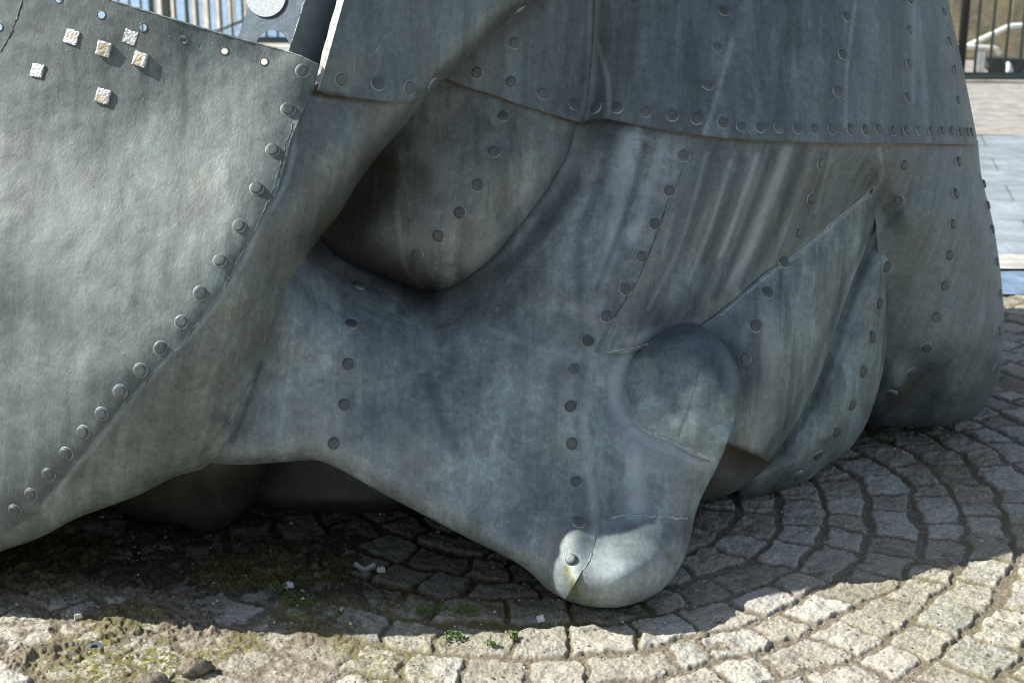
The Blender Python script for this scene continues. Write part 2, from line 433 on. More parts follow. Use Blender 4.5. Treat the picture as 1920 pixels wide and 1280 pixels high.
stain_shade('grime_shade', [(612, 452), (660, 395), (715, 320)], 52, 1.0)  # dirt and painted shade in the recess left of the lid
stain_shade('dark', [(618, 460), (660, 420), (700, 370)], 40, .8)  # deepens the painted shade of that recess
stain_shade('grime_shade', [(806, 566), (885, 538), (978, 480), (1052, 372)], 17, .55)
stain_shade('pale', [(795, 566), (798, 600), (806, 650)], 13, .5)
stain_shade('grime_shade', [(660, 380), (740, 270)], 34, .6)
stain_shade('grime_shade', [(820, 590), (900, 560), (1000, 500)], 40, .4)
stain_shade('grime_shade', [(640, 510), (720, 530)], 30, .6)
stain_shade('grime_shade', [(1110, 250), (1085, 320), (1040, 400)], 26, .4)
stain_shade('grime_shade', [(840, 150), (930, 60), (1010, 0)], 26, .5)
stain_shade('grime_shade', [(1240, 590), (1310, 575), (1360, 555)], 30, .45)
stain_shade('grime_shade', [(1640, 770), (1690, 740), (1740, 690)], 20, .5)
stain_shade('dark', [(1664, 420), (1632, 480), (1597, 566), (1574, 636), (1548, 706), (1518, 770), (1466, 852)], 7, .7)  # occlusion shadow of the lip gap painted on the lower lip
stain_shade('dark', [(1640, 425), (1606, 480), (1572, 565), (1548, 633), (1520, 703), (1490, 765), (1462, 812), (1436, 848)], 6, .55)  # shaded rim facet of the upper lip put into its colour
stain_shade('dark', [(1100, 665), (1086, 720), (1083, 800), (1095, 860)], 8, .5)
stain_shade('grime_shade', [(588, 174), (610, 178), (640, 180)], 7, 1.3)
# rusty gap under the plates
stain_shade('rust', [(600, 178), (673, 187), (728, 194), (780, 190)], 4, .9)
stain_shade('rust', [(837, 150), (928, 181), (1034, 217), (1089, 232), (1162, 231), (1322, 258), (1548, 271), (1830, 274)], 4, .7)
stain_shade('rust', [(979, 18), (940, 45), (850, 128)], 10, .35)
stain_shade('rust', [(797, 552), (790, 560)], 6, .7)
stain_shade('rust', [(1362, 838), (1440, 868)], 12, .7)
stain_shade('rust', [(590, 60), (605, 130), (592, 165)], 5, .8)
stain_shade('rust', [(380, 850), (420, 800)], 4, .5)
# moss
stain_shade('moss', [(1062, 1068), (1072, 1085), (1078, 1118)], 11, 1.1)
stain_shade('moss', [(1080, 1115), (1110, 1128)], 7, .8)
stain_shade('moss', [(1685, 748), (1712, 720)], 6, 1.0)
stain_shade('moss', [(1790, 792), (1800, 790)], 5, .9)
stain_shade('moss', [(1455, 921), (1500, 908)], 6, .9)

def patch(name, outline, ctrl, mat, parent, roll=(), skirt=.12, step=11, off=0.0, field=None, holes=(), sub=1, rough_amp=.0012, key=None):
    """a sheet-metal surface: closed outline, smooth depth through the control points, rolled edges, plate thickness behind"""
    loop = []
    for c in outline:
        c = np.asarray(c, float)
        if len(c) > 1 and c.ndim == 2:
            for q in c:
                if not loop or np.hypot(q[0] - loop[-1][0], q[1] - loop[-1][1]) > 1.5: loop.append(q[:2])
    if np.hypot(*(loop[0] - loop[-1])) < 1.5: loop.pop()
    loop = np.array(loop)
    fld = field or TPS(ctrl)
    pts = []
    bb0, bb1 = loop.min(0), loop.max(0)
    gx, gy = np.meshgrid(np.arange(bb0[0], bb1[0], step), np.arange(bb0[1], bb1[1], step * .866))
    gx = gx + (np.arange(gx.shape[0]) % 2)[:, None] * step * .5
    gp = np.c_[gx.ravel(), gy.ravel()]
    vis = (gp[:, 0] > -160) & (gp[:, 0] < 2080) & (gp[:, 1] > -160) & (gp[:, 1] < 1440)
    coarse = (np.arange(len(gp)) % 9) == 0
    gp = gp[vis | coarse]
    gp = gp[inside(gp, loop)]
    closed = np.vstack([loop, loop[:1]])
    gp = gp[polydist(gp, closed) > step * .45]
    rolls = [(np.asarray(c, float)[:, :2], r, w) for c, r, w in roll]
    for c, r, w in rolls:
        cc = catmull(c, 9); tn = np.gradient(cc, axis=0); tn /= np.linalg.norm(tn, axis=1)[:, None] + 1e-9
        nr = np.c_[-tn[:, 1], tn[:, 0]]
        gp = gp[polydist(gp, cc) > w * .55]
        for fr in (.012, .045, .10, .18, .29, .43):
            for sgn in (-1, 1):
                q = cc + nr * sgn * w * fr
                q = q[inside(q, loop)]
                if len(q): q = q[polydist(q, closed) > w * fr * .8]
                if len(q): pts.append(q)
    pts.append(gp)
    pts = np.vstack(pts)
    for hx, hy, hr in holes:
        pts = pts[np.hypot(pts[:, 0] - hx, pts[:, 1] - hy) > hr * 1.25]
    allp = np.vstack([loop, pts]); faces_in = [list(range(len(loop)))]
    V2 = [Vector((float(a), float(b))) for a, b in allp]
    hole_edges = []
    for hx, hy, hr in holes:
        b = len(V2); n = 18
        V2 += [Vector((hx + hr * math.cos(2 * math.pi * k / n), hy + hr * math.sin(2 * math.pi * k / n))) for k in range(n)]
        hole_edges += [(b + k, b + (k + 1) % n) for k in range(n)]
    vo, eo, fo, *_ = delaunay_2d_cdt(V2, hole_edges, faces_in, 1, 1e-4)
    q = np.array([(v.x, v.y) for v in vo]); T = np.array([f for f in fo if len(f) == 3], int)
    for hx, hy, hr in holes:
        cen = q[T].mean(1); T = T[np.hypot(cen[:, 0] - hx, cen[:, 1] - hy) > hr * .97]
    # one finer level
    for _ in range(sub):
        E = np.vstack([T[:, [0, 1]], T[:, [1, 2]], T[:, [2, 0]]]); E.sort(axis=1)
        U, inv = np.unique(E, axis=0, return_inverse=True); inv = inv.ravel()
        mid = q[U].mean(1); b = len(q); n = len(T)
        m01, m12, m20 = b + inv[:n], b + inv[n:2 * n], b + inv[2 * n:]
        q = np.vstack([q, mid])
        T = np.vstack([np.c_[T[:, 0], m01, m20], np.c_[m01, T[:, 1], m12], np.c_[m20, m12, T[:, 2]], np.c_[m01, m12, m20]])
    d = fld(q) + off
    for c, r, w in rolls:
        s = np.clip(polydist(q, catmull(c, 9)) / w, 0, 1)
        d = d + r * (1 - np.sqrt(np.clip(1 - (1 - s) ** 2, 0, 1)))
    d = d + rough_amp * 1.3 * (fbm(q[:, 0] / 34 + 5, q[:, 1] / 40, 2, 7) - .5)
    d = d + rough_amp * 3.0 * (fbm(q[:, 0] / 90, q[:, 1] / 90, 3, hash(len(name)) % 50) - .5)
    # orientation: towards the camera
    a, b_, c_ = q[T[:, 0]], q[T[:, 1]], q[T[:, 2]]
    area = (b_[:, 0] - a[:, 0]) * (c_[:, 1] - a[:, 1]) - (b_[:, 1] - a[:, 1]) * (c_[:, 0] - a[:, 0])
    T[area > 0] = T[area > 0][:, ::-1]
    V = P3(q[:, 0], q[:, 1], d); nv = len(V)
    tri = T.copy()
    # plate thickness / return wall behind the edge
    E = np.vstack([T[:, [0, 1]], T[:, [1, 2]], T[:, [2, 0]]]); Es = np.sort(E, axis=1)
    _, idx, cnt = np.unique(Es, axis=0, return_index=True, return_counts=True)
    B = E[idx[cnt == 1]]
    bv = np.unique(B); mp = {v: i for i, v in enumerate(bv)}
    hole_v = np.zeros(len(bv), bool)
    for hx, hy, hr in holes: hole_v |= np.hypot(q[bv, 0] - hx, q[bv, 1] - hy) < hr * 1.1
    sk = np.where(hole_v, .012, skirt)
    V = np.vstack([V, P3(q[bv, 0], q[bv, 1], d[bv]), P3(q[bv, 0], q[bv, 1], d[bv] + sk)])
    quads = np.array([(nv + mp[a], nv + len(bv) + mp[a], nv + len(bv) + mp[b], nv + mp[b]) for a, b in B])
    tq = np.vstack([quads[:, [0, 1, 2]], quads[:, [0, 2, 3]]])
    me = mesh_np(name, V, np.vstack([T, tq]))
    allq = np.vstack([q, q[bv], q[bv]])
    for kind, lst in STAIN_SHADE.items():
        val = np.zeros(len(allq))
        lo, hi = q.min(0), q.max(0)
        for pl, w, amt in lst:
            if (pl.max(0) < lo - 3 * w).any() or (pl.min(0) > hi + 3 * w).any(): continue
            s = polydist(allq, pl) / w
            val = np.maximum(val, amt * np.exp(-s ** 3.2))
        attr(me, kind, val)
    o = link(name, me, mat, parent, True)
    TRI[key or name] = (BVHTree.FromPolygons([tuple(v) for v in V[:nv]], [tuple(int(i) for i in f) for f in tri]), o)
    return o
def hit(name, px, py):
    """point and outward normal on a finished patch"""
    r = TRI[name][0].ray_cast(Vector((0, 0, CAMH)), ray(px, py))
    if r[0] is None: return None
    n = r[1]
    if n.dot(ray(px, py)) > 0: n = -n
    return r[0], n

memorial = empty('memorial_sculpture', (0.05, 2.75, 0), 'huge riveted grey metal face merging into a ship hull, lying on the setts', 'sculpture')

# --- left body: forehead plate, brow flank, brow panel (one smooth field)
top_edge = catmull([(-900, -300), (-300, -140), (212, 0), (325, 35), (434, 67), (547, 98), (598, 120)], 14)
seam = catmull([(598, 120), (594, 150), (587, 172), (562, 222), (547, 258), (535, 305), (518, 361), (488, 427), (452, 490), (412, 564), (368, 620), (335, 663), (299, 695), (270, 728), (233, 768), (182, 823), (157, 860), (135, 882), (109, 908), (77, 955), (0, 1003), (-120, 1060), (-320, 1120), (-900, 1250)], 12)
hull_low = catmull([(-900, 1330), (-320, 1160), (-120, 1090), (0, 1034), (73, 1008), (146, 970), (200, 950), (263, 926), (328, 893), (379, 879), (394, 868)], 12)
fold = catmull([(536, 542), (522, 593), (503, 641), (481, 692), (452, 750), (427, 827), (394, 868)], 12)
brow_edge = catmull([(793, 187), (757, 237), (709, 292), (669, 347), (636, 401), (598, 447), (554, 509), (536, 542)], 12)
panel_low = catmull([(589, 169), (600, 175), (673, 184), (728, 191), (771, 191), (793, 187)], 12)
panel_sil = catmull([(793, 187), (819, 160), (852, 131), (892, 95), (936, 51), (979, 18), (1020, -4), (1090, -60), (1200, -200), (1300, -420), (1340, -800)], 12)
C1 = [(598, 120, 2.34), (560, 222, 2.32), (535, 305, 2.30), (488, 427, 2.262), (412, 564, 2.245), (299, 695, 2.245), (182, 823, 2.26), (77, 955, 2.315), (-120, 1050, 2.375),
      (500, 100, 2.347), (300, 30, 2.348), (100, -40, 2.38), (-300, -140, 2.54), (-900, -300, 3.0),
      (400, 250, 2.325), (250, 250, 2.35), (100, 250, 2.368), (0, 250, 2.39), (-300, 250, 2.53), (-900, 250, 2.95),
      (380, 420, 2.275), (200, 450, 2.298), (0, 450, 2.34), (-300, 450, 2.46), (-900, 500, 2.9),
      (280, 580, 2.258), (120, 650, 2.284), (0, 680, 2.322), (-300, 700, 2.43), (-900, 800, 2.9),
      (100, 800, 2.276), (0, 860, 2.308), (-300, 950, 2.42), (-900, 1050, 2.82),
      (650, 180, 2.385), (700, 190, 2.39), (640, 280, 2.345), (600, 350, 2.325), (540, 440, 2.30), (480, 560, 2.285), (420, 680, 2.29), (330, 780, 2.285), (250, 850, 2.29), (150, 920, 2.31), (50, 990, 2.345), (-120, 1085, 2.39), (-320, 1150, 2.46), (-900, 1300, 2.80),
      (793, 187, 2.45), (709, 292, 2.43), (636, 401, 2.395), (554, 509, 2.37), (522, 593, 2.37), (481, 692, 2.375), (427, 827, 2.38), (394, 868, 2.385), (328, 893, 2.35), (200, 950, 2.33),
      (620, 0, 2.36), (700, 60, 2.395), (760, 130, 2.43), (852, 131, 2.47), (936, 51, 2.49), (1020, 0, 2.50), (800, 0, 2.44), (640, -300, 2.41), (900, -250, 2.50), (1200, -200, 2.56), (700, -800, 2.50), (1340, -800, 2.68)]
FL = TPS(C1)
patch('forehead_plate', [top_edge, seam, np.array([(-900, 1250), (-900, -300)])], None, M_fore, memorial, field=FL, off=-.005, skirt=.007, step=11,
      holes=[(110, -2, 6.5), (190, 28, 6.5), (268, 52, 6.5), (345, 75, 6.2), (421, 96, 6.0), (495, 116, 6.0), (-2, 51, 6)], rough_amp=.0016)
flank_top = catmull([(575, 181), (584, 160), (640, 160), (720, 176), (793, 187)], 12)
i0 = int(np.argmin(np.hypot(seam[:, 0] - 575, seam[:, 1] - 181)))
seam_lo = seam[i0:].copy(); seam_lo[:, 0] -= 14
patch('brow_plate', [flank_top, brow_edge, fold, hull_low[::-1], np.array([(-900, 1330), (-900, 1240)]), seam_lo[::-1]], None, M_brow, memorial, field=FL,
      roll=[(brow_edge, .045, 34), (fold, .02, 22), (hull_low, .055, 46)], skirt=.34, step=10, rough_amp=.001)
strip_x = lambda y: 597 + (172 - y) * (645 - 597) / 172
panel_left = np.array([(strip_x(y), y) for y in np.linspace(-800, 171, 60)])
patch('brow_panel', [panel_left, panel_low[2:], panel_sil, np.array([(1340, -800), (strip_x(-800), -800)])], None, M_hull, memorial, field=FL,
      roll=[(panel_sil, .05, 40)], off=-.012, skirt=.013, step=10, rough_amp=.0008)
# unseen web behind the brow panel, added to block sun leaks
patch('brow_web', [np.array([(strip_x(y) + 8, y) for y in np.linspace(-790, 165, 50)]), panel_low[3:] - (0, 4), panel_sil - (6, 0), np.array([(1334, -790)])], None, M_under, memorial, field=FL, off=.02, skirt=.45, step=30, roll=[(panel_sil - (6, 0), .05, 40)], sub=0)
# --- nose, cheek, eye
K = catmull([(1312, 254, 2.580), (1290, 290, 2.572), (1270, 335, 2.565), (1240, 420, 2.55), (1200, 520, 2.53), (1150, 600, 2.51), (1112, 660, 2.495), (1094, 720, 2.465), (1090, 800, 2.43), (1100, 860, 2.425), (1110, 920, 2.412), (1117, 985, 2.388), (1112, 1030, 2.350), (1088, 1075, 2.318), (1060, 1122, 2.315)], 12)
kU = K[:int(np.argmin(np.hypot(K[:, 0] - 1112, K[:, 1] - 660))) + 1]; kL = K[len(kU) - 1:]
nose_low = catmull([(394, 868), (456, 871), (540, 865), (584, 862), (602, 864), (638, 880), (666, 895), (700, 915), (771, 953), (885, 1012), (965, 1052), (998, 1076), (1023, 1101), (1060, 1124)], 12)
tip_low = catmull([(1060, 1124), (1085, 1132), (1111, 1137), (1158, 1138), (1206, 1125), (1249, 1098), (1278, 1057), (1293, 1014), (1300, 979), (1315, 933), (1333, 897), (1355, 853), (1370, 813)], 10)
lid_right = catmull([(1090, 228), (1078, 250), (1067, 288), (1045, 325), (1020, 365), (983, 412), (947, 456), (939, 469), (892, 509), (852, 535), (800, 551)], 10)
lid_left = catmull([(800, 551), (790, 546), (724, 520), (673, 502), (629, 480), (590, 447), (560, 420)], 10)
hull_seam = catmull([(1092, 229), (1125, 222), (1162, 228), (1220, 240), (1300, 252), (1377, 261), (1460, 265), (1548, 268), (1694, 269), (1833, 272)], 14)
hsl = hull_seam - (0, 8)
def upto(c, x): return c[c[:, 0] <= x]
def frm(c, x): return c[c[:, 0] >= x]
# Where the nose meets brow: tuck it behind the brow edge
tuck = catmull([(380, 850), (415, 815), (440, 745), (470, 685), (508, 590), (520, 540), (545, 480), (575, 430)], 12)
CN = [(394, 868, 2.43), (380, 850, 2.44), (440, 745, 2.44), (470, 685, 2.445), (508, 590, 2.44), (520, 540, 2.46), (575, 430, 2.64),
      (560, 560, 2.465), (600, 500, 2.58), (600, 620, 2.455), (560, 720, 2.445), (500, 800, 2.435), (456, 871, 2.43), (584, 862, 2.44), (620, 780, 2.44),
      (700, 620, 2.505), (700, 750, 2.465), (800, 640, 2.545), (797, 560, 2.665), (724, 530, 2.66), (660, 505, 2.655), (620, 480, 2.655), (800, 800, 2.44), (700, 880, 2.435),
      (800, 590, 2.60), (830, 700, 2.50), (950, 740, 2.475), (950, 850, 2.435), (850, 930, 2.42), (771, 953, 2.42), (885, 1012, 2.395), (965, 1052, 2.36), (1000, 950, 2.41), (1030, 1030, 2.368), (1010, 1080, 2.366), (1060, 1122, 2.315),
      (1050, 850, 2.44), (1050, 720, 2.478), (1000, 640, 2.515), (900, 600, 2.565), (1060, 1060, 2.338), (1085, 1010, 2.352),
      (1000, 520, 2.555), (1100, 560, 2.515), (1050, 430, 2.575), (1150, 330, 2.575), (1200, 250, 2.578), (1140, 232, 2.625), (1100, 400, 2.565), (1200, 420, 2.548), (1120, 280, 2.61),
      (1090, 225, 2.672), (1078, 250, 2.672), (1067, 288, 2.668), (1045, 325, 2.665), (1020, 365, 2.66), (983, 412, 2.655), (947, 456, 2.655), (892, 509, 2.66), (852, 535, 2.665)] + [tuple(k) for k in K[::2]]
behind_lid = catmull([(1090, 215), (1050, 285), (1000, 360), (930, 440), (870, 500), (800, 532), (720, 498), (650, 470), (575, 430)], 12)
patch('nose', [kU[::1], kL[1:], nose_low[::-1], tuck, behind_lid[::-1], upto(hsl, 1312)], CN, M_nose, memorial,
      roll=[(nose_low, .05, 42)], skirt=.16, step=10, rough_amp=.0016)
CB = [tuple(k) for k in kL[::2]] + [(1200, 650, 2.55), (1150, 680, 2.515), (1135, 760, 2.490), (1150, 760, 2.494), (1140, 850, 2.440), (1185, 820, 2.470), (1150, 930, 2.422), (1200, 900, 2.445), (1200, 960, 2.422), (1165, 1000, 2.385), (1170, 1035, 2.345), (1170, 1062, 2.322), (1230, 1050, 2.350), (1130, 1100, 2.305), (1180, 1115, 2.308), (1100, 1125, 2.308),
      (1206, 1125, 2.318), (1249, 1098, 2.345), (1278, 1057, 2.392), (1300, 979, 2.44), (1333, 897, 2.463), (1250, 960, 2.430), (1260, 890, 2.452), (1225, 825, 2.466), (1260, 842, 2.464), (1300, 862, 2.466), (1330, 872, 2.470), (1355, 853, 2.485), (1262, 808, 2.486), (1218, 792, 2.490), (1192, 752, 2.512), (1310, 835, 2.486), (1280, 740, 2.57), (1370, 750, 2.58), (1250, 640, 2.57), (1370, 813, 2.51)]
patch('nose_tip', [kL, tip_low, np.array([(1370, 760), (1330, 680), (1260, 635)]), np.array([(1200, 646), (1112, 660)])], CB, M_nose, memorial,
      roll=[(tip_low, .085, 70)], skirt=.16, step=9, rough_amp=.0014)
ball = catmull([(1335, 866), (1300, 852), (1262, 833), (1225, 818), (1190, 795), (1166, 757), (1157, 720), (1165, 690), (1185, 660), (1222, 629), (1262, 611), (1300, 606), (1337, 624), (1366, 655), (1384, 690), (1392, 728), (1391, 750), (1380, 782), (1366, 820), (1352, 855), (1335, 866)], 9)
bt = ball[np.argmin(np.hypot(ball[:, 0] - 1166, ball[:, 1] - 757)):np.argmin(np.hypot(ball[:, 0] - 1352, ball[:, 1] - 855)) + 1]
CBL = [(1335, 866, 2.474), (1300, 852, 2.470), (1262, 833, 2.468), (1225, 818, 2.471), (1190, 795, 2.482), (1166, 757, 2.499), (1157, 720, 2.512), (1185, 660, 2.518), (1222, 629, 2.52), (1262, 611, 2.52), (1300, 606, 2.52), (1366, 655, 2.51), (1392, 728, 2.495), (1380, 782, 2.482), (1352, 855, 2.476),
       (1270, 720, 2.474), (1290, 660, 2.492), (1210, 720, 2.490), (1340, 730, 2.474), (1262, 780, 2.462), (1225, 770, 2.470), (1330, 800, 2.464), (1300, 825, 2.464)]
patch('nostril', [ball], CBL, M_ball, memorial, roll=[(bt[:int(len(bt) * .86)], .060, 46)], skirt=.14, step=8, rough_amp=.001)
lid_top = catmull([(800, 120), (837, 140), (874, 155), (928, 170), (965, 185), (1034, 206), (1090, 222)], 12)
CE = [(837, 146, 2.612), (800, 130, 2.61), (928, 179, 2.620), (1034, 215, 2.645), (1090, 230, 2.668), (880, 330, 2.565), (960, 300, 2.585), (940, 240, 2.60), (800, 400, 2.585), (1030, 300, 2.63), (983, 412, 2.625), (900, 440, 2.58), (840, 480, 2.592), (892, 509, 2.625), (800, 551, 2.655), (724, 520, 2.652), (650, 480, 2.655), (560, 420, 2.66), (700, 420, 2.625), (800, 250, 2.605), (700, 300, 2.64), (600, 380, 2.66)]
patch('eyelid', [lid_top, lid_right, lid_left, np.array([(560, 420), (640, 320), (720, 200)])], CE, M_lid, memorial,
      roll=[(lid_right, .024, 28), (lid_left, .018, 20)], skirt=.10, step=10, rough_amp=.001)
# --- upper hull plates
crease = catmull([(1118, -800, 2.80), (1118, -300, 2.73), (1116, 0, 2.688), (1113, 73, 2.68), (1107, 146, 2.668), (1100, 204, 2.656), (1092, 231, 2.648)], 14)
g1_low = catmull([(760, 118), (800, 134), (837, 148), (874, 163), (928, 179), (965, 193), (1034, 214), (1092, 231)], 12)
CG1 = [(837, 146, 2.595), (760, 118, 2.59), (928, 179, 2.608), (1034, 215, 2.632), (950, 0, 2.60), (860, 60, 2.59), (900, -300, 2.62), (700, -800, 2.66), (1000, 100, 2.625), (700, -300, 2.6)] + [tuple(k) for k in crease[::3]]
patch('hull_plate', [g1_low, crease[::-1], np.array([(1118, -800), (700, -800), (700, -300), (740, 60), (760, 118)])], CG1, M_hull, memorial, skirt=.012, step=11, rough_amp=.001, key='hull_left')
hull_right = catmull([(1690, -800), (1730, -300), (1778, 0), (1785, 36), (1804, 120), (1829, 245), (1834, 273)], 12)
CG2 = [tuple(k) for k in crease[::3]] + [(1125, 222, 2.62), (1162, 228, 2.60), (1220, 240, 2.578), (1300, 252, 2.570), (1377, 261, 2.578), (1460, 265, 2.61), (1548, 268, 2.662), (1694, 269, 2.80), (1780, 271, 2.93), (1834, 273, 3.04),
       (1140, 100, 2.655), (1180, 0, 2.67), (1300, 0, 2.67), (1300, 130, 2.615), (1450, 0, 2.705), (1450, 130, 2.655), (1600, 0, 2.77), (1600, 130, 2.73), (1700, 60, 2.87), (1778, 0, 3.02), (1804, 120, 3.03), (1250, -400, 2.76), (1500, -400, 2.84), (1690, -400, 3.0), (1400, -800, 2.8), (1690, -800, 3.1)]
patch('hull_plate', [crease, hull_seam, hull_right[::-1], np.array([(1690, -800), (1118, -800)])], CG2, M_hull, memorial, roll=[(hull_right, .08, 40)], off=-.008, skirt=.012, step=11, rough_amp=.001)
# --- cheek / jaw right of the nose, below the hull seam
U = catmull([(1310, 612, 2.585), (1330, 600, 2.60), (1348, 586, 2.612), (1395, 546, 2.65), (1439, 509, 2.682), (1490, 475, 2.722), (1530, 442, 2.755), (1570, 407, 2.79), (1638, 352, 2.86)], 11)
jaw_right = catmull([(1834, 266), (1840, 328), (1858, 400), (1866, 440), (1876, 509), (1882, 582), (1882, 637), (1873, 710), (1855, 748), (1833, 779), (1789, 793), (1749, 798), (1694, 800), (1625, 797)], 11)
lip_in = catmull([(1625, 797), (1620, 760), (1640, 690), (1648, 620), (1650, 540), (1645, 460), (1640, 400), (1630, 372)], 12)
CC = [tuple(k) for k in kU[::2]] + [tuple(k) for k in U[::2]] + [(1377, 261, 2.592), (1460, 265, 2.622), (1548, 268, 2.672), (1694, 269, 2.81), (1780, 271, 2.94), (1834, 273, 3.05),
      (1300, 450, 2.585), (1250, 560, 2.562), (1350, 350, 2.588), (1330, 500, 2.605), (1400, 450, 2.63), (1450, 350, 2.632), (1550, 340, 2.71), (1250, 612, 2.56), (1200, 645, 2.53), (1380, 520, 2.632),
      (1640, 300, 2.78), (1700, 400, 2.85), (1780, 430, 2.92), (1858, 400, 3.04), (1670, 460, 2.895), (1650, 400, 2.885), (1640, 352, 2.84), (1750, 560, 2.935), (1820, 560, 2.98), (1882, 582, 3.08), (1680, 560, 2.95), (1660, 620, 2.985),
      (1700, 630, 2.965), (1735, 655, 2.965), (1762, 668, 2.985), (1690, 735, 3.005), (1650, 775, 3.08), (1640, 720, 3.05),
      (1752, 700, 3.025), (1722, 728, 3.065), (1698, 760, 3.115), (1668, 790, 3.175), (1790, 680, 2.995), (1820, 640, 2.985), (1780, 740, 3.03), (1750, 780, 3.10), (1700, 795, 3.18), (1830, 740, 3.06), (1873, 700, 3.10), (1625, 797, 3.21), (1820, 780, 3.13)]
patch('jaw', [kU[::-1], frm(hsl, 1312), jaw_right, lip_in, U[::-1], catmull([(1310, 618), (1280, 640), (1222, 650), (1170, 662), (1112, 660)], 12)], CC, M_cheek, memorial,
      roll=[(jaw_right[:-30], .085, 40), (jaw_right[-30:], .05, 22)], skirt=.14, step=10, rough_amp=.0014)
W1 = catmull([(1659, 395), (1654, 400), (1621, 473), (1585, 564), (1563, 633), (1537, 703), (1508, 765), (1480, 812), (1455, 848), (1441, 866)], 10)
lip_low = catmull([(1441, 866), (1402, 847), (1362, 834), (1330, 826)], 10)
CU = [(k[0], k[1], k[2] - .003) for k in U[::2]] + [(1654, 396, 2.885), (1420, 600, 2.612), (1380, 600, 2.612), (1400, 720, 2.595), (1340, 650, 2.60), (1330, 800, 2.60), (1362, 834, 2.60), (1402, 847, 2.625), (1441, 866, 2.67), (1450, 800, 2.64), (1500, 600, 2.685), (1480, 700, 2.655), (1560, 500, 2.765), (1621, 473, 2.845), (1585, 564, 2.805), (1537, 703, 2.745), (1480, 812, 2.695), (1600, 430, 2.815)]
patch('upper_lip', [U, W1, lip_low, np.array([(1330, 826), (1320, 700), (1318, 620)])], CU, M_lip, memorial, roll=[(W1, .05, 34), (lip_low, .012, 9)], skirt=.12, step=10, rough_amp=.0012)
CM = [(1362, 828, 2.66), (1402, 840, 2.68), (1441, 858, 2.72), (1380, 870, 2.74), (1420, 885, 2.765), (1350, 900, 2.735), (1350, 933, 2.79), (1394, 913, 2.79), (1300, 900, 2.73), (1445, 869, 2.74)]
mouth_low = catmull([(1450, 862), (1445, 869), (1417, 896), (1394, 913), (1370, 925), (1351, 933), (1331, 939), (1290, 943)], 9)
patch('mouth', [np.array([(1290, 800), (1362, 815), (1402, 828), (1450, 845)]), mouth_low], CM, M_under, memorial, roll=[(mouth_low, .035, 24)], skirt=.10, step=8)
X = catmull([(1657, 396), (1664, 440), (1668, 500), (1669, 560), (1665, 619), (1656, 692), (1636, 765), (1614, 813), (1585, 849), (1548, 873), (1519, 897), (1490, 911), (1461, 921), (1420, 929), (1384, 930)], 10)
CL = [(1657, 396, 2.905), (1600, 470, 2.925), (1560, 570, 2.905), (1520, 680, 2.875), (1480, 760, 2.855), (1420, 860, 2.82), (1638, 500, 2.885), (1640, 560, 2.875), (1625, 640, 2.865), (1600, 740, 2.85), (1560, 820, 2.838), (1500, 880, 2.818), (1400, 900, 2.79), (1668, 500, 2.905), (1665, 619, 2.92), (1656, 692, 2.92), (1636, 765, 2.915), (1614, 813, 2.90), (1548, 873, 2.87), (1461, 921, 2.83), (1384, 930, 2.80)]
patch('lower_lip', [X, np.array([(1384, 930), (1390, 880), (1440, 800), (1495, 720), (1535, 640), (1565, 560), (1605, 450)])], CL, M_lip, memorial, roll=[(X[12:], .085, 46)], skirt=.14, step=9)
# --- dark far side seen under the bridge of the nose
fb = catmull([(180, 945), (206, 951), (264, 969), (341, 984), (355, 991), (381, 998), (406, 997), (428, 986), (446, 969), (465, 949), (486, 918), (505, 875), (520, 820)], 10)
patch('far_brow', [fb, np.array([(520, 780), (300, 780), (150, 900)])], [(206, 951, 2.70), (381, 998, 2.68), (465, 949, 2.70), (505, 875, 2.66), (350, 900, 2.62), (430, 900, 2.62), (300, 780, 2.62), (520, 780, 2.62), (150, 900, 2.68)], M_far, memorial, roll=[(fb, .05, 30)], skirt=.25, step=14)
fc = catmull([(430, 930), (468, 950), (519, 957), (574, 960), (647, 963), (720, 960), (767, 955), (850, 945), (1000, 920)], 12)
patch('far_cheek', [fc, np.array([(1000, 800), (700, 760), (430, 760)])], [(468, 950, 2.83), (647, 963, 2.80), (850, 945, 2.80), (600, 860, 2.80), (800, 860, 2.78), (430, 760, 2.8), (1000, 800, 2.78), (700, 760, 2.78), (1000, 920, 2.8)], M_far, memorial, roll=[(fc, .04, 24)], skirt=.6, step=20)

# --- closed back of the sculpture: rings shrinking away from the outline
back_out = catmull([(-900, 200), (0, 330), (420, 420), (600, 330), (690, 110), (720, -300), (740, -780), (1300, -780), (1670, -780), (1715, -300), (1764, 0), (1815, 262), (1850, 450), (1862, 600), (1840, 720), (1790, 770), (1640, 780), (1560, 845), (1480, 885), (1360, 905), (1250, 915), (1000, 915), (700, 925), (480, 930), (300, 935), (0, 945), (-900, 960), (-900, 700), (-900, 200)], 40)[:-1]
back_d = TPS([(-900, 200, 3.2), (0, 330, 2.65), (420, 420, 2.55), (600, 300, 2.55), (720, -300, 2.75), (740, -780, 2.85), (1300, -780, 2.95), (1670, -780, 3.2), (1764, 0, 3.15), (1815, 262, 3.18), (1862, 600, 3.25), (1790, 770, 3.3), (1560, 845, 3.15), (1360, 905, 2.96), (1250, 915, 2.93), (1000, 915, 2.93), (700, 925, 2.91), (480, 930, 2.90), (0, 945, 2.86), (-900, 960, 2.9), (900, 300, 2.9)])
cen = np.array([1000., 330.])
rings, nr_ = [], len(back_out)
base_d = back_d(back_out)
for k in range(9):
    a = k / 8 * math.pi / 2
    qk = cen + (back_out - cen) * (math.cos(a) * .97 + .03)
    dk = base_d + 1.0 * math.sin(a) ** 1.2
    v = P3(qk[:, 0], qk[:, 1], dk); v[:, 2] = np.maximum(v[:, 2], .03)
    rings.append(v)
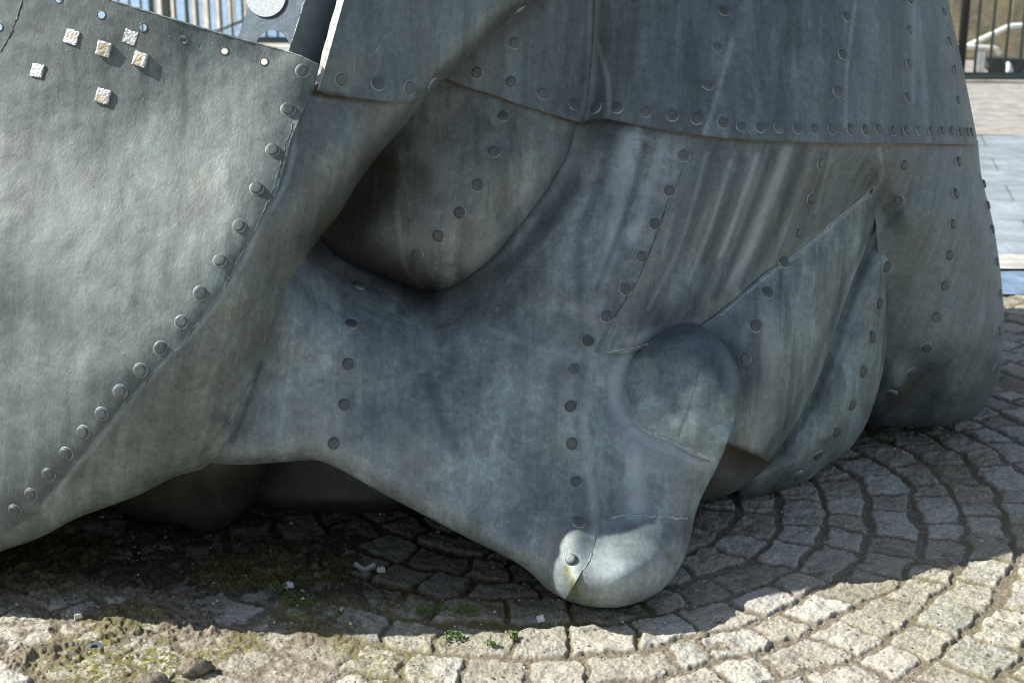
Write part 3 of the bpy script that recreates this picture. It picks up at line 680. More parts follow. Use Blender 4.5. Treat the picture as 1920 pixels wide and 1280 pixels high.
V = np.vstack(rings); Q = [(k * nr_ + i, k * nr_ + (i + 1) % nr_, (k + 1) * nr_ + (i + 1) % nr_, (k + 1) * nr_ + i) for k in range(8) for i in range(nr_)]
me = mesh_np('back_shell', V, np.array(Q)); link('back_shell', me, M_under, memorial)

# --- thick lit edge of the brow panel, inner flange, rib with lightening holes
def edge_strip():
    ys = np.linspace(-790, 171, 70); fr, bk = [], []
    for y in ys:
        t = 1 - np.clip((y + 60) / 230, 0, 1)
        wob = 1.3 * math.sin(y * .11) + 1.0 * math.sin(y * .043 + 1)
        x0 = strip_x(y); x1 = x0 - 10.5 - 4 * t + wob * .6 + (3 if y > 150 else 0)
        d0 = float(FL(np.array([[x0, y]]))[0]) - .012
        fr.append(P3(x0, y, d0)); bk.append(P3(x1, y - 2, d0 + .016))
    bk2 = [b + np.array([0.004, .022, -.004]) for b in bk]
    V = np.vstack([fr, bk, bk2]); n = len(ys)
    Q = [(r * n + i, r * n + i + 1, (r + 1) * n + i + 1, (r + 1) * n + i) for r in range(2) for i in range(n - 1)]
    return link('plate_edge', mesh_np('plate_edge', V, np.array(Q)), M_edge, memorial)
edge_strip()
def flat_solid(name, poly, dep, thick, mat, parent, hole=None):
    """a flat plate cut to an outline, with real thickness; hole = outline of an opening"""
    V2 = [Vector(p) for p in poly]; n = len(V2); E = [(i, (i + 1) % n) for i in range(n)]; edges = []
    if hole: edges = [(n + i, n + (i + 1) % len(hole)) for i in range(len(hole))]; V2 += [Vector(p) for p in hole]
    vo, eo, fo, *_ = delaunay_2d_cdt(V2, edges, [list(range(n))], 1, 1e-5)
    q = np.array([(v.x, v.y) for v in vo]); T = [f for f in fo]
    if hole:
        hp = np.array(hole); T = [f for f in T if not inside(q[list(f)].mean(0)[None], hp)[0]]
    d = dep(q); A = P3(q[:, 0], q[:, 1], d); Bk = P3(q[:, 0], q[:, 1], d + thick); m = len(q)
    fs = [tuple(f) for f in T] + [tuple(i + m for i in f[::-1]) for f in T]
    cnt = {}
    for f in T:
        for i in range(3): cnt[(f[i], f[(i + 1) % 3])] = 1
    for a, b in list(cnt):
        if (b, a) not in cnt: fs.append((b, a, a + m, b + m))
    me = bpy.data.meshes.new(name); me.from_pydata([tuple(v) for v in np.vstack([A, Bk])], [], fs); me.update()
    return link(name, me, mat, parent, False)
rib_d = lambda q: 2.60 + (547 - q[:, 0]) * .00045
hole = [(511 + 34 * math.cos(a), 98 + 41 * math.sin(a)) for a in np.linspace(0, 2 * math.pi, 40)[:-1]]
rib = flat_solid('hull_rib', [(415, 150), (447, 68), (470, -2), (560, -260), (660, -260), (576, -2), (543, 97), (530, 150)], rib_d, .035, M_rib, memorial, hole)
disc = flat_solid('rib_disc', [(498 + 38 * math.cos(a), -8 + 40 * math.sin(a)) for a in np.linspace(0, 2 * math.pi, 48)[:-1]], lambda q: rib_d(q) - .004, .003, M_disc, rib)
disc['label'] = 'pale round sprayed disc on the rib'
m = MB(); m.tube([P3(x + random.uniform(-.7, .7), y, float(rib_d(np.array([[x, y]]))[0]) - .003) for x, y in zip(np.linspace(543, 600, 50), np.linspace(98, -90, 50))], [random.uniform(.0012, .003) for _ in range(50)], 6); m.build('weld_seam', M_weld, rib, True)
flange = flat_solid('inner_flange', [(541, 97), (538, 140), (640, 140), (690, -260), (655, -260), (575, -2)], lambda q: 2.46 + (q[:, 0] - 541) * .0012, .02, M_rib, memorial)

# --- weld beads and seam lines lying on the plates
def bead(name, pl, pts, r, mat, jit=.5, lift=.0):
    c = catmull(pts, 5); P = []; rr = []
    for i, (x, y) in enumerate(c):
        h = hit(pl, x + random.uniform(-jit, jit) * 1.6, y + random.uniform(-jit, jit) * 1.6)
        if h is None: continue
        P.append(h[0] + h[1] * lift); rr.append(r * random.uniform(.45, 1.3) * (.4 if i in (0, len(c) - 1) else 1))
    if len(P) < 3: return
    m = MB(); m.tube(P, rr, 6); m.build(name, mat, TRI[pl][1], True)
bead('weld_seam', 'nostril', [(1210, 800), (1228, 813), (1262, 828), (1300, 846), (1332, 861), (1346, 864)], .0022, M_weld, 1.2)
bead('weld_seam', 'nose_tip', [(1142, 972), (1160, 967), (1200, 966), (1240, 968), (1290, 973)], .0022, M_weld, 1.5)
bead('weld_seam', 'nose_tip', [(1110, 1035), (1105, 1050), (1093, 1068), (1083, 1078)], .0014, M_weld, .2)
bead('weld_seam', 'nose', [(1150, 597), (1180, 550), (1200, 515), (1236, 425), (1262, 345)], .0010, M_weldd, .5)
bead('weld_seam', 'jaw', [(1120, 664), (1160, 656), (1200, 650), (1225, 640)], .0018, M_weld, .6)
bead('weld_seam', 'upper_lip', [(1640, 362), (1570, 414), (1490, 482), (1440, 516), (1395, 553), (1350, 592)], .0017, M_weld, .9)
bead('weld_seam', 'jaw', [(1641, 270), (1646, 310), (1650, 345), (1646, 352)], .0006, M_halo, .5)
bead('weld_seam', 'forehead_plate', [(42, 0), (36, 22), (22, 60), (0, 100)], .0015, M_fore, .8)
bead('weld_seam', 'forehead_plate', [(551, 232), (538, 262), (526, 308), (509, 364), (479, 430), (443, 493), (403, 567), (359, 622), (326, 665), (290, 697), (261, 730), (224, 770)], .0008, M_fore, 1.2)
bead('weld_seam', 'brow_plate', [(488, 680), (470, 725), (440, 790), (415, 835), (398, 852)], .0030, M_brow, .4)
bead('weld_seam', 'brow_plate', [(500, 620), (480, 690), (455, 740), (425, 800)], .0022, M_brow, .4)
bead('weld_seam', 'hull_plate', [(1373, 70), (1365, 110), (1350, 160), (1335, 215), (1323, 250)], .0010, M_halo, .4)
bead('weld_seam', 'hull_plate', [(1604, 0), (1598, 60), (1590, 120), (1586, 200), (1585, 240)], .0006, M_halo, .3)

bead('plate_edge', 'forehead_plate', [(-120, -96), (100, -34), (212, 1.5), (325, 36.5), (434, 68.5), (547, 99.5), (596, 121)], .0016, M_halo, .25)
# --- rivets
def rivet_mesh(name, r, h, halo):
    prof = [(r * 1.24, -.0015, 1), (r * 1.16, halo * .55, 1), (r * 1.06, halo, 1), (r * 1.0, halo * .7, 0), (r * .985, h * .72, 0), (r * .90, h * .93, 0), (r * .72, h, 0), (r * .35, h * 1.02, 0)]
    n = 22; V, Fs, mi = [], [], []
    for pr, pz, _ in prof: V += [(pr * math.cos(2 * math.pi * k / n), pr * math.sin(2 * math.pi * k / n), pz) for k in range(n)]
    for i in range(len(prof) - 1):
        for k in range(n):
            Fs.append((i * n + k, i * n + (k + 1) % n, (i + 1) * n + (k + 1) % n, (i + 1) * n + k)); mi.append(prof[i][2] if prof[i + 1][2] else 0)
    Fs.append(tuple((len(prof) - 1) * n + k for k in range(n))); mi.append(0)
    me = bpy.data.meshes.new(name); me.from_pydata(V, [], Fs); me.update()
    me.materials.append(M_rivet); me.materials.append(M_halo); me.polygons.foreach_set('material_index', mi)
    me.polygons.foreach_set('use_smooth', np.ones(len(Fs), bool)); return me
RV = {'tall': rivet_mesh('rivet', .0098, .0052, .0010), 'flat': rivet_mesh('rivet', .0102, .0052, .0018), 'big': rivet_mesh('rivet', .0112, .0046, .0014)}
rivets = []
def riv(pl, pts, kind='flat', s=1.0):
    for (x, y) in pts: rivets.append((pl, x, y, kind, s))
riv('forehead_plate', [(567, 133), (540, 205), (511, 281), (481, 353), (448, 423), (412, 488), (376, 549), (340, 603), (301, 652), (263, 694), (225, 734), (190, 775), (156, 810), (124, 850), (91, 889), (58, 926), (28, 956)], 'tall', 1.0)
riv('brow_panel', [(640, 149), (709, 157), (768, 165), (812, 158), (979, 20)], 'big', .98)
riv('hull_left', [(965, 81), (894, 137), (958, 154), (1017, 176), (1076, 196)], 'flat', .98)
riv('hull_plate', [(1118, 203), (1158, 203), (1211, 211), (1261, 217), (1306, 224), (1356, 231), (1390, 238), (1425, 239), (1460, 240), (1495, 241), (1527, 242), (1560, 242), (1595, 243), (1622, 244), (1647, 243), (1675, 245), (1699, 246), (1723, 246)], 'flat', .95)
riv('hull_plate', [(1358, 21), (1345, 90), (1327, 160), (1587, 32), (1580, 102), (1570, 172), (1705, 0), (1705, 57), (1704, 120), (1702, 183)], 'flat', .95)
riv('jaw', [(1540, 307), (1520, 372), (1497, 436), (1694, 309), (1685, 376), (1797, 304), (1791, 363), (1785, 420), (1779, 478), (1770, 536), (1756, 594), (1737, 651), (1709, 698), (1673, 737)], 'flat', .98)
riv('upper_lip', [(1465, 491), (1438, 549), (1417, 610), (1397, 672)], 'flat', 1.05)
riv('lower_lip', [(1669, 436), (1660, 500), (1647, 568), (1633, 632), (1617, 696), (1597, 758), (1567, 810), (1533, 853), (1497, 890)], 'flat', 1.1)
riv('eyelid', [(943, 219), (926, 285), (895, 347), (862, 399), (822, 442), (783, 477)], 'flat', .98)
riv('nose', [(673, 536), (659, 608), (653, 683), (646, 759), (626, 831), (1282, 292), (1255, 358), (1228, 420), (1203, 481), (1173, 542), (1138, 593), (1102, 639), (1077, 692), (1071, 762), (1073, 831), (1080, 903), (1085, 979)], 'flat', .98)
riv('nose', [(1071, 1048)], 'tall', 1.0)
n_single = len(rivets)
tiny = [('hull_plate', x, y, 'flat', .9) for x, y in [(1745, 247), (1766, 246), (1784, 246), (1800, 247), (1812, 248), (1820, 248), (1770, 23), (1780, 78), (1790, 131), (1797, 188)]] + \
       [('jaw', x, y, 'flat', .9) for x, y in [(1843, 345), (1851, 385), (1859, 430), (1868, 490), (1874, 550), (1873, 620), (1866, 690)]]
def rivet_matrix(pl, x, y, s):
    h = hit(pl, x, y)
    if h is None:
        for dx, dy in ((-4, 0), (4, 0), (0, 4), (0, -4), (-8, 0), (8, 0)):
            h = hit(pl, x + dx, y + dy)
            if h: break
    if h is None:
        print('rivet missed', pl, x, y); return None
    p, n = h
    q = n.to_track_quat('Z', 'Y').to_matrix().to_4x4()
    dist = (p - Vector((0, 0, CAMH))).length
    return Matrix.Translation(p) @ q @ Matrix.Rotation(random.uniform(0, 6.28), 4, 'Z') @ Matrix.Rotation(random.gauss(0, .035), 4, 'X') @ Matrix.Diagonal((s * random.uniform(.95, 1.05), s, s * random.uniform(.75, 1.2), 1))
for pl, x, y, kind, s in rivets:
    M = rivet_matrix(pl, x, y, s * random.uniform(.94, 1.05))
    if M is None: continue
    o = bpy.data.objects.new('rivet', RV[kind]); COL.objects.link(o)
    par = TRI[pl][1]; o.parent = par; o.matrix_parent_inverse = par.matrix_world.inverted()
    o.matrix_world = M
m = MB()
for pl, x, y, kind, s in tiny:
    M = rivet_matrix(pl, x, y, s)
    if M is None: continue
    src = RV[kind]
    b = len(m.v); m.v += [tuple(M @ v.co) for v in src.vertices]; m.f += [tuple(i + b for i in p.vertices) for p in src.polygons]; m.m += [p.material_index for p in src.polygons]
o = m.build('rivet', [M_rivet, M_halo], memorial, True); o['kind'] = 'stuff'

# --- foil squares stuck to the forehead plate, drilled hole rims
def foil(px, py, size, thick, rot, tan, label):
    h = hit('forehead_plate', px, py)
    p, n = h
    up = Vector((0, 0, 1)); ux = up.cross(n).normalized() * 1.0; uy = n.cross(ux).normalized()
    ca, sa = math.cos(rot), math.sin(rot); ex = ux * ca + uy * sa; ey = -ux * sa + uy * ca
    k = 8; V, Fs, mi = [], [], []
    def hh(i, j):
        e = min(i, j, k - i, k - j)
        return thick * (1 if e else .86) + random.uniform(-.0005, .0005)
    for i in range(k + 1):
        for j in range(k + 1):
            jx = random.uniform(-.00035, .00035) * (2 if min(i, j, k - i, k - j) == 0 else 1); jy = random.uniform(-.00035, .00035) * (2 if min(i, j, k - i, k - j) == 0 else 1)
            V.append(p + ex * ((i / k - .5) * size + jx) + ey * ((j / k - .5) * size + jy) + n * hh(i, j))
    for i in range(k):
        for j in range(k):
            Fs.append((i * (k + 1) + j, (i + 1) * (k + 1) + j, (i + 1) * (k + 1) + j + 1, i * (k + 1) + j + 1))
            a, b = (i + .5) / k, (j + .5) / k
            mi.append(1 if tan(a, b) else 0)
    edge = [(i, 0) for i in range(k)] + [(k, j) for j in range(k)] + [(i, k) for i in range(k, 0, -1)] + [(0, j) for j in range(k, 0, -1)]
    b0 = len(V)
    for i, j in edge: V.append(V[i * (k + 1) + j] - n * (thick + .001))
    for t in range(len(edge)):
        i, j = edge[t]; i2, j2 = edge[(t + 1) % len(edge)]
        Fs.append((i * (k + 1) + j, b0 + t, b0 + (t + 1) % len(edge), i2 * (k + 1) + j2)); mi.append(0)
    me = bpy.data.meshes.new('foil_square'); me.from_pydata([tuple(v) for v in V], [], Fs); me.update()
    o = link('foil_square', me, [M_foil, M_glue], TRI['forehead_plate'][1], False); me.polygons.foreach_set('material_index', mi)
    if label: o['label'] = label
no = lambda a, b: False
foil(135, 70, .0235, .0035, -.28, lambda a, b: .42 < b < .62 and .15 < a < .85, 'crinkled foil square with a thin brown crescent')
foil(196, 92, .0235, .0065, -.28, lambda a, b: .15 < a < .9 and .05 < b < .85, 'thick tan square block with a foil rim')
foil(244, 70, .0225, .0012, -.30, no, 'flat crumpled grey foil square')
foil(264, 112, .0225, .006, -.28, lambda a, b: .3 < a < .7, 'thick foil block with a tan middle stripe')
foil(71, 133, .0215, .004, -.15, no, 'crumpled silver foil square low on the left')
foil(194, 181, .0235, .005, -.26, lambda a, b: b < .55 and a < .8, 'lowest foil block with torn tan face')
m = MB()
for hx, hy, hr in [(110, -2, 6.5), (190, 28, 6.5), (268, 52, 6.5), (345, 75, 6.2), (421, 96, 6.0), (495, 116, 6.0), (-2, 51, 6)]:
    c = [hit('forehead_plate', hx + hr * 1.25 * math.cos(a), hy + hr * 1.25 * math.sin(a)) for a in np.linspace(0, 2 * math.pi, 25)]
    c = [q[0] for q in c if q]
    mm = MB(); mm.tube(c, .0011, 6, cap=False); mm.build('hole_rim', M_rivet, TRI['forehead_plate'][1], True)

# ------------------------------------------------------------------ ground: one sheet, fine near the camera
RC = np.array([0.02, 2.74]); PITCHR = 0.0905; R0 = 0.70
def ground_height(x, y):
    wx = (fbm(x * 5, y * 5, 3, 3) - .5) * .06; wy = (fbm(x * 5 + 40, y * 5, 3, 4) - .5) * .06
    fx = (fbm(x * 24, y * 24, 4, 5) - .5) * .024; fy = (fbm(x * 24 + 9, y * 24, 4, 6) - .5) * .024
    X = x + wx + fx - RC[0]; Y = y + wy + fy - RC[1]
    r = np.hypot(X, Y); th = np.arctan2(Y, X)
    k = np.floor((r - R0) / PITCHR); rm = R0 + (k + .5) * PITCHR
    v = (r - R0) / PITCHR - k
    n = np.maximum(4, np.round(2 * math.pi * np.maximum(rm, .1) / .104))
    ph = _hash(k, k * 0 + 3, 11)
    s = (th / (2 * math.pi) + ph + 2) * n
    i = np.floor(s)
    jit = lambda ii: ii + (_hash(np.mod(ii, n), k, 21) - .5) * .46
    lo = jit(i); below = s < lo
    i = np.where(below, i - 1, i); hi_ = jit(i + 1); over = s >= hi_
    i = np.where(over, i + 1, i); lo = jit(i); hi_ = jit(i + 1)
    im = np.mod(i, n)
    L = 2 * math.pi * np.maximum(rm, .1) / n
    du = np.minimum(s - lo, hi_ - s) * L
    vin = _hash(im, k, 31) * .05; vout = 1 - _hash(im, k, 32) * .05
    dv = np.minimum(v - vin, vout - v) * PITCHR
    kk = 520.0
    e = -np.log(np.exp(-kk * np.clip(du, -.02, .08)) + np.exp(-kk * np.clip(dv, -.02, .08))) / kk
    rnd = _hash(im, k, 41); rnd2 = _hash(im, k, 42); rnd3 = _hash(im, k, 43)
    jw = .0008 + .0022 * _hash(im, k, 44)
    prof = sstep(-.0005, .0068, e - jw)
    tilt = (rnd2 - .5) * .06 * (s - (lo + hi_) / 2) * L + (rnd3 - .5) * .09 * (v - .5) * PITCHR
    rough = (fbm(x * 46, y * 50, 4, 8) - .5) * .0100 + (fbm(x * 210, y * 210, 3, 9) - .5) * .0036
    hs = prof * .0080 + (rnd - .5) * .0055 * prof + tilt * prof * .6 + rough * (.35 + .65 * prof)
    # mud and moss cover on the left, thin soil elsewhere
    M = sstep(-.12, -.5, x + .30 * (fbm(x * 3, y * 3, 3, 12) - .5)) * sstep(2.9, 2.3, y) * (.35 + .65 * sstep(1.97, 2.10, y + .22 * (fbm(x * 4, y * 4, 3, 13) - .5)))
    M = M * (.38 + .55 * sstep(.42, .56, fbm(x * 7, y * 7, 3, 23)))
    M = np.maximum(M, sstep(.10, 0.02, np.hypot((x - .34) / 1.6, y - 2.05)) * .32)
    cl = fbm(x * 17, y * 17, 5, 14); cl2 = np.abs(fbm(x * 30 + .8 * fbm(x * 20, y * 20, 2, 24), y * 30, 4, 15) - .5) * 2
    cl3 = np.abs(fbm(x * 75, y * 75, 3, 25) - .5) * 2
    hm = .0030 + .005 * (fbm(x * 9, y * 9, 3, 77) - .5) + M * .0085 + (cl - .5) * .026 * (M + .10) + (.30 - cl2) * .023 * M + (.30 - cl3) * .009 * M + (fbm(x * 150, y * 150, 3, 17) - .5) * (.004 + .003 * M)
    mud = sstep(-.0025, .002, hm - hs)
    h = np.maximum(hs, hm)
    joint = 1 - prof
    mossn = fbm(x * 6, y * 6, 4, 18)
    moss = sstep(.50, .66, mossn) * sstep(.35, -.5, x) * sstep(3.0, 1.9, y)
    band = np.exp(-((y - 2.17) / .10) ** 2) * sstep(-.5, -.15, x) * sstep(.36, .18, x)
    moss = np.maximum(moss, band * 1.0 * (.4 + .6 * joint))
    moss = np.maximum(moss, sstep(.52, .62, fbm(x * 4.3, y * 4.3, 3, 19)) * .45 * sstep(.4, .8, x))
    return h, joint, mud, rnd, np.clip(moss, 0, 1)
Y_SETT, Y_PAINT, Y_LIGHT, Y_SLATE, Y_DIRT = 4.38, 4.70, 4.92, 8.0, 9.9
cols = np.unique(np.r_[np.linspace(-75, -26, 40), np.linspace(-26, -22, 14), np.linspace(-22, 22, 1060), np.linspace(22, 26, 14), np.linspace(26, 75, 40)])
tn = np.tan(np.radians(cols))
yy = [.25]
while yy[-1] < 4.6: yy.append(yy[-1] + (max(.0022, .00092 * yy[-1] ** 1.6) if yy[-1] > 1.72 else .035))
yy = np.array(yy)
XX, YY = tn[None, :] * yy[:, None], np.repeat(yy[:, None], len(cols), 1)
hh, jo, mu, rn, mo = ground_height(XX.ravel(), YY.ravel())
fadeout = sstep(Y_SETT + .06, Y_SETT, YY.ravel())
zz = hh * fadeout - .016
V = np.c_[XX.ravel(), YY.ravel(), zz]
nr, nc = XX.shape
idx = np.arange(nr * nc).reshape(nr, nc)
Q = np.stack([idx[:-1, :-1], idx[:-1, 1:], idx[1:, 1:], idx[1:, :-1]], -1).reshape(-1, 4)
me = mesh_np('sett_paving', V, Q)
attr(me, 'joint', jo); attr(me, 'mud', mu); attr(me, 'rnd', rn); attr(me, 'mossy', mo)
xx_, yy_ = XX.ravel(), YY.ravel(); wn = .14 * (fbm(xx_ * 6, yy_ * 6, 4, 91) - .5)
attr(me, 'under_shade', sstep(2.14, 2.26, yy_ + wn + .10 * xx_) * sstep(.34, .10, xx_ + wn) * sstep(3.6, 3.2, yy_))  # shade under the sculpture put into the ground colour, with damp soil
mt, t, p = newmat('granite_setts')
pos = N(t, 'ShaderNodeNewGeometry').outputs['Position']
A = lambda nme: N(t, 'ShaderNodeAttribute', attribute_name=nme).outputs['Fac']
n1 = noise(t, pos, 26, 6, .7, .4); n2 = noise(t, pos, 240, 5, .75); n3 = noise(t, pos, 90, 5, .7, .5)
st = ramp(t, A('rnd'), [(0, (.33, .305, .245)), (.35, (.44, .42, .36)), (.7, (.50, .485, .43)), (.85, (.39, .385, .35)), (1, (.39, .355, .28))])
st = mix(t, 1, st, ramp(t, n1, [(.3, g(.66)), (.5, g(1)), (.7, g(1.22))]), 'MULTIPLY')
st = mix(t, 1, st, ramp(t, n2, [(.3, g(.62)), (.5, g(1)), (.68, g(1.35))]), 'MULTIPLY')
vs = N(t, 'ShaderNodeTexVoronoi'); vs.inputs['Scale'].default_value = 210; t.links.new(pos, vs.inputs['Vector'])
st = mix(t, ramp(t, vs.outputs['Distance'], [(.12, g(.75)), (.3, g(0))]), st, (.16, .155, .145))
soil = ramp(t, n3, [(.3, (.10, .085, .062)), (.5, (.19, .165, .125)), (.72, (.31, .275, .21))])
soil = mix(t, 1, soil, ramp(t, n2, [(.3, g(.7)), (.65, g(1.35))]), 'MULTIPLY')
st = mix(t, math_(t, 'MULTIPLY', A('under_shade'), .85), st, mix(t, 1, st, (.30, .28, .25), 'MULTIPLY'))
soil = mix(t, A('under_shade'), soil, mix(t, 1, soil, (.26, .24, .20), 'MULTIPLY'))
jn = math_(t, 'MULTIPLY', A('joint'), math_(t, 'ADD', math_(t, 'MULTIPLY', n3, 1.2), .35), True)
col = mix(t, jn, st, mix(t, 1, soil, g(.78), 'MULTIPLY'))
film = ramp(t, n1, [(.52, g(0)), (.66, g(.38))]); col = mix(t, film, col, soil)
col = mix(t, A('mud'), col, soil)
mf = math_(t, 'MULTIPLY', A('mossy'), ramp(t, n3, [(.42, g(.0)), (.56, g(1))]))
col = mix(t, mf, col, ramp(t, n2, [(.3, (.075, .075, .012)), (.7, (.19, .18, .035))]))
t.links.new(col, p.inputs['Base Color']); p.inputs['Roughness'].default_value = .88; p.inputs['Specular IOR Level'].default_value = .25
nn = bump(t, n3, .5, .004); nn = bump(t, n2, .5, .0022, nn); t.links.new(nn, p.inputs['Normal'])
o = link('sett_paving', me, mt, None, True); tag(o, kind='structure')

def sheet(name, x0, x1, y0, y1, z, mat, nx=2, ny=2, amp=0, fr=1):
    xs, ys = np.meshgrid(np.linspace(x0, x1, nx), np.linspace(y0, y1, ny)); zz = z + amp * (fbm(xs.ravel() * fr, ys.ravel() * fr, 4, 51) - .5)
    idx = np.arange(nx * ny).reshape(ny, nx)
    Q = np.stack([idx[:-1, :-1], idx[:-1, 1:], idx[1:, 1:], idx[1:, :-1]], -1).reshape(-1, 4)
    o = link(name, mesh_np(name, np.c_[xs.ravel(), ys.ravel(), zz], Q), mat, None, True); return tag(o, kind='structure')
def paving_mat(name, bw, bh, c1, c2, mortar, ms, rough, rot=0, spec=.5):
    m, t, p = newmat(name); pos = N(t, 'ShaderNodeNewGeometry').outputs['Position']
    b = N(t, 'ShaderNodeTexBrick'); b.inputs['Scale'].default_value = 1; b.inputs['Brick Width'].default_value = bw; b.inputs['Row Height'].default_value = bh
    b.inputs['Mortar Size'].default_value = ms; b.inputs['Color1'].default_value = (*c1, 1); b.inputs['Color2'].default_value = (*c2, 1); b.inputs['Mortar'].default_value = (*mortar, 1)
    b.inputs['Mortar Smooth'].default_value = .3
    t.links.new(mapping(t, pos, rot=(0, 0, rot)), b.inputs['Vector'])
    n1 = noise(t, pos, 6, 6, .65); n2 = noise(t, pos, 40, 5, .7)
    col = mix(t, 1, b.outputs['Color'], ramp(t, n1, [(.3, g(.7)), (.7, g(1.25))]), 'MULTIPLY')
    col = mix(t, 1, col, ramp(t, n2, [(.3, g(.8)), (.7, g(1.2))]), 'MULTIPLY')
    t.links.new(col, p.inputs['Base Color']); p.inputs['Roughness'].default_value = rough; p.inputs['Specular IOR Level'].default_value = spec
    h = mix(t, .35, b.outputs['Fac'], n2); t.links.new(bump(t, h, .5, .006), p.inputs['Normal'])
    return m
M_slate = paving_mat('wet_slate_paving', .62, .42, (.27, .32, .36), (.33, .38, .42), (.20, .23, .22), .007, .42, R(14))
M_dirt = simple('sandy_gravel', (.31, .30, .275), .9, 0, 9, .35, .6, .02)
M_conc = simple('pale_concrete', (.50, .48, .43), .85, 0, 5, .18, .4, .004)
M_blue = simple('worn_blue_paint', (.17, .25, .36), .5, 0, 11, .6, .5, .004)
M_kerb = simple('light_kerb_stone', (.46, .45, .42), .8, 0, 14, .3, .4, .003)
sheet('ground', -600, 600, -40, 900, -.030, M_conc, 3, 3)
sheet('painted_strip', -1.5, 9, Y_SETT, Y_PAINT, -.004, M_blue, 60, 8, .006, 6)
sheet('kerb_strip', -1.5, 9, Y_PAINT, Y_LIGHT, .004, M_kerb, 60, 6, .010, 5)
sheet('slate_pavement', -1.5, 14, Y_LIGHT, Y_SLATE, .002, M_slate, 40, 30, .012, 2)
sheet('gravel_strip', .5, 16, Y_SLATE, 13.2, .004, M_dirt, 60, 60, .03, 4)

# ------------------------------------------------------------------ fences, wall, rails behind
M_iron = simple('dark_green_iron_paint', (.060, .085, .082), .45, .1, 40, .3, .2, .002)
M_black = simple('black_iron_paint', (.012, .014, .015), .5, .2, 40, .3, .2, .002)
M_white = simple('white_gloss_paint', (.80, .81, .79), .4, 0, 30, .06, .1, .002)
fx0, fx1, fy = 2.6, 6.4, 10.93
def fence(name, label, pa, pb, spacing, rbar, height, thick_posts, off=0.0):
    pa, pb = Vector(pa), Vector(pb); L = (pb - pa).length; d = (pb - pa).normalized()
    root = empty(name, tuple((pa + pb) / 2), label, 'fence')
    m = MB(); m.tube([pa + Vector((0, 0, .05)), pb + Vector((0, 0, .05))], rbar * 2.6, 10); m.build('bottom_rail', M_iron, root, True)
    m = MB(); m.tube([pa + Vector((0, 0, height)), pb + Vector((0, 0, height))], rbar * 2.6, 10); m.build('top_rail', M_iron, root, True)
    bar = None; k = 0
    while off + k * spacing < L:
        q = pa + d * (off + k * spacing); k += 1
        m = MB(); m.tube([q + Vector((0, 0, .05)), q + Vector((0, 0, height))], rbar, 8); m.build('bar', M_iron, root, True)
    for s_, rr, mm in thick_posts:
        q = pa + d * s_; m = MB(); m.tube([q, q + Vector((0, 0, height * .99)), q + Vector((0, 0, height + .03))], [rr, rr, rr * .6], 12); m.build('post', mm, root, True)
    return root
q0 = onz(1783, 150); bx = q0.x
sp = (onz(1831.0, 157) - onz(1803, 157)).x
fence('iron_fence', 'dark green railing in front of the old stone wall, right of the sculpture', (bx - .35, 10.93, 0), (bx + 2.6, 10.93, 0), sp, .0112, 1.25, [(.35, .034, M_black)], off=.35 + (onz(1803, 157).x - bx))
# stone wall behind the right fence
M_stone, t, p = newmat('old_sandstone_blocks')
pos = N(t, 'ShaderNodeNewGeometry').outputs['Position']
WROT = R(-28)
mp = mapping(t, N(t, 'ShaderNodeTexCoord').outputs['Object'], rot=(R(90), 0, 0))
b = N(t, 'ShaderNodeTexBrick'); t.links.new(mp, b.inputs['Vector']); b.inputs['Scale'].default_value = 1; b.inputs['Brick Width'].default_value = .52; b.inputs['Row Height'].default_value = .30
b.inputs['Mortar Size'].default_value = .010; b.inputs['Mortar Smooth'].default_value = .4
b.inputs['Color1'].default_value = (.20, .172, .105, 1); b.inputs['Color2'].default_value = (.13, .12, .088, 1); b.inputs['Mortar'].default_value = (.17, .17, .10, 1)
n1 = noise(t, pos, 3.5, 6, .7, .6); n2 = noise(t, pos, 28, 5, .7)
col = mix(t, 1, b.outputs['Color'], ramp(t, n1, [(.3, (.55, .55, .58)), (.5, g(1)), (.7, (1.25, 1.25, .95))]), 'MULTIPLY')
col = mix(t, 1, col, ramp(t, n2, [(.3, g(.75)), (.7, g(1.25))]), 'MULTIPLY')
t.links.new(col, p.inputs['Base Color']); p.inputs['Roughness'].default_value = .9
t.links.new(bump(t, mix(t, .5, b.outputs['Fac'], n2), .6, .02), p.inputs['Normal'])
wc = Vector((4.6, 12.6, 0))
m = MB(); m.box((0, .25, 1.2), (3.2, .25, 1.2), bev=.02); wall = m.build('stone_wall', M_stone)
wall.location = wc; wall.rotation_euler = (0, 0, WROT)
tag(wall, 'weathered yellow sandstone block wall behind the iron railing', 'wall')
# white handrail in front of the wall
def at(px, py, y):
    """point in the upright plane at distance y"""
    v = P3(px, py, 1.0) - np.array([0, 0, CAMH]); s_ = y / v[1]; return Vector((v[0] * s_, y, CAMH + v[2] * s_))
hr = empty('handrail', at(1838, 150, 11.5), 'white painted tubular handrail rising to the right before the stone wall', 'handrail')
m = MB(); m.tube([at(x, y, 11.5) for x, y in [(1770, 107), (1797, 96), (1832, 78), (1860, 65), (1890, 51), (1903, 48.5), (1925, 48), (1990, 48)]], .021, 10); m.build('sloping_rail', M_white, hr, True)
m = MB(); m.tube([at(x, y, 11.4) for x, y in [(1765, 86), (1800, 87), (1840, 89), (1862, 90), (1869, 92), (1873, 97), (1875, 102)]], .019, 10); m.build('level_rail', M_white, hr, True)
for x in (1837, 1844):
    a = at(x, 96, 11.4); m = MB(); m.tube([a, Vector((a.x, a.y, 0))], .017, 10); m.build('post', M_white, hr, True)
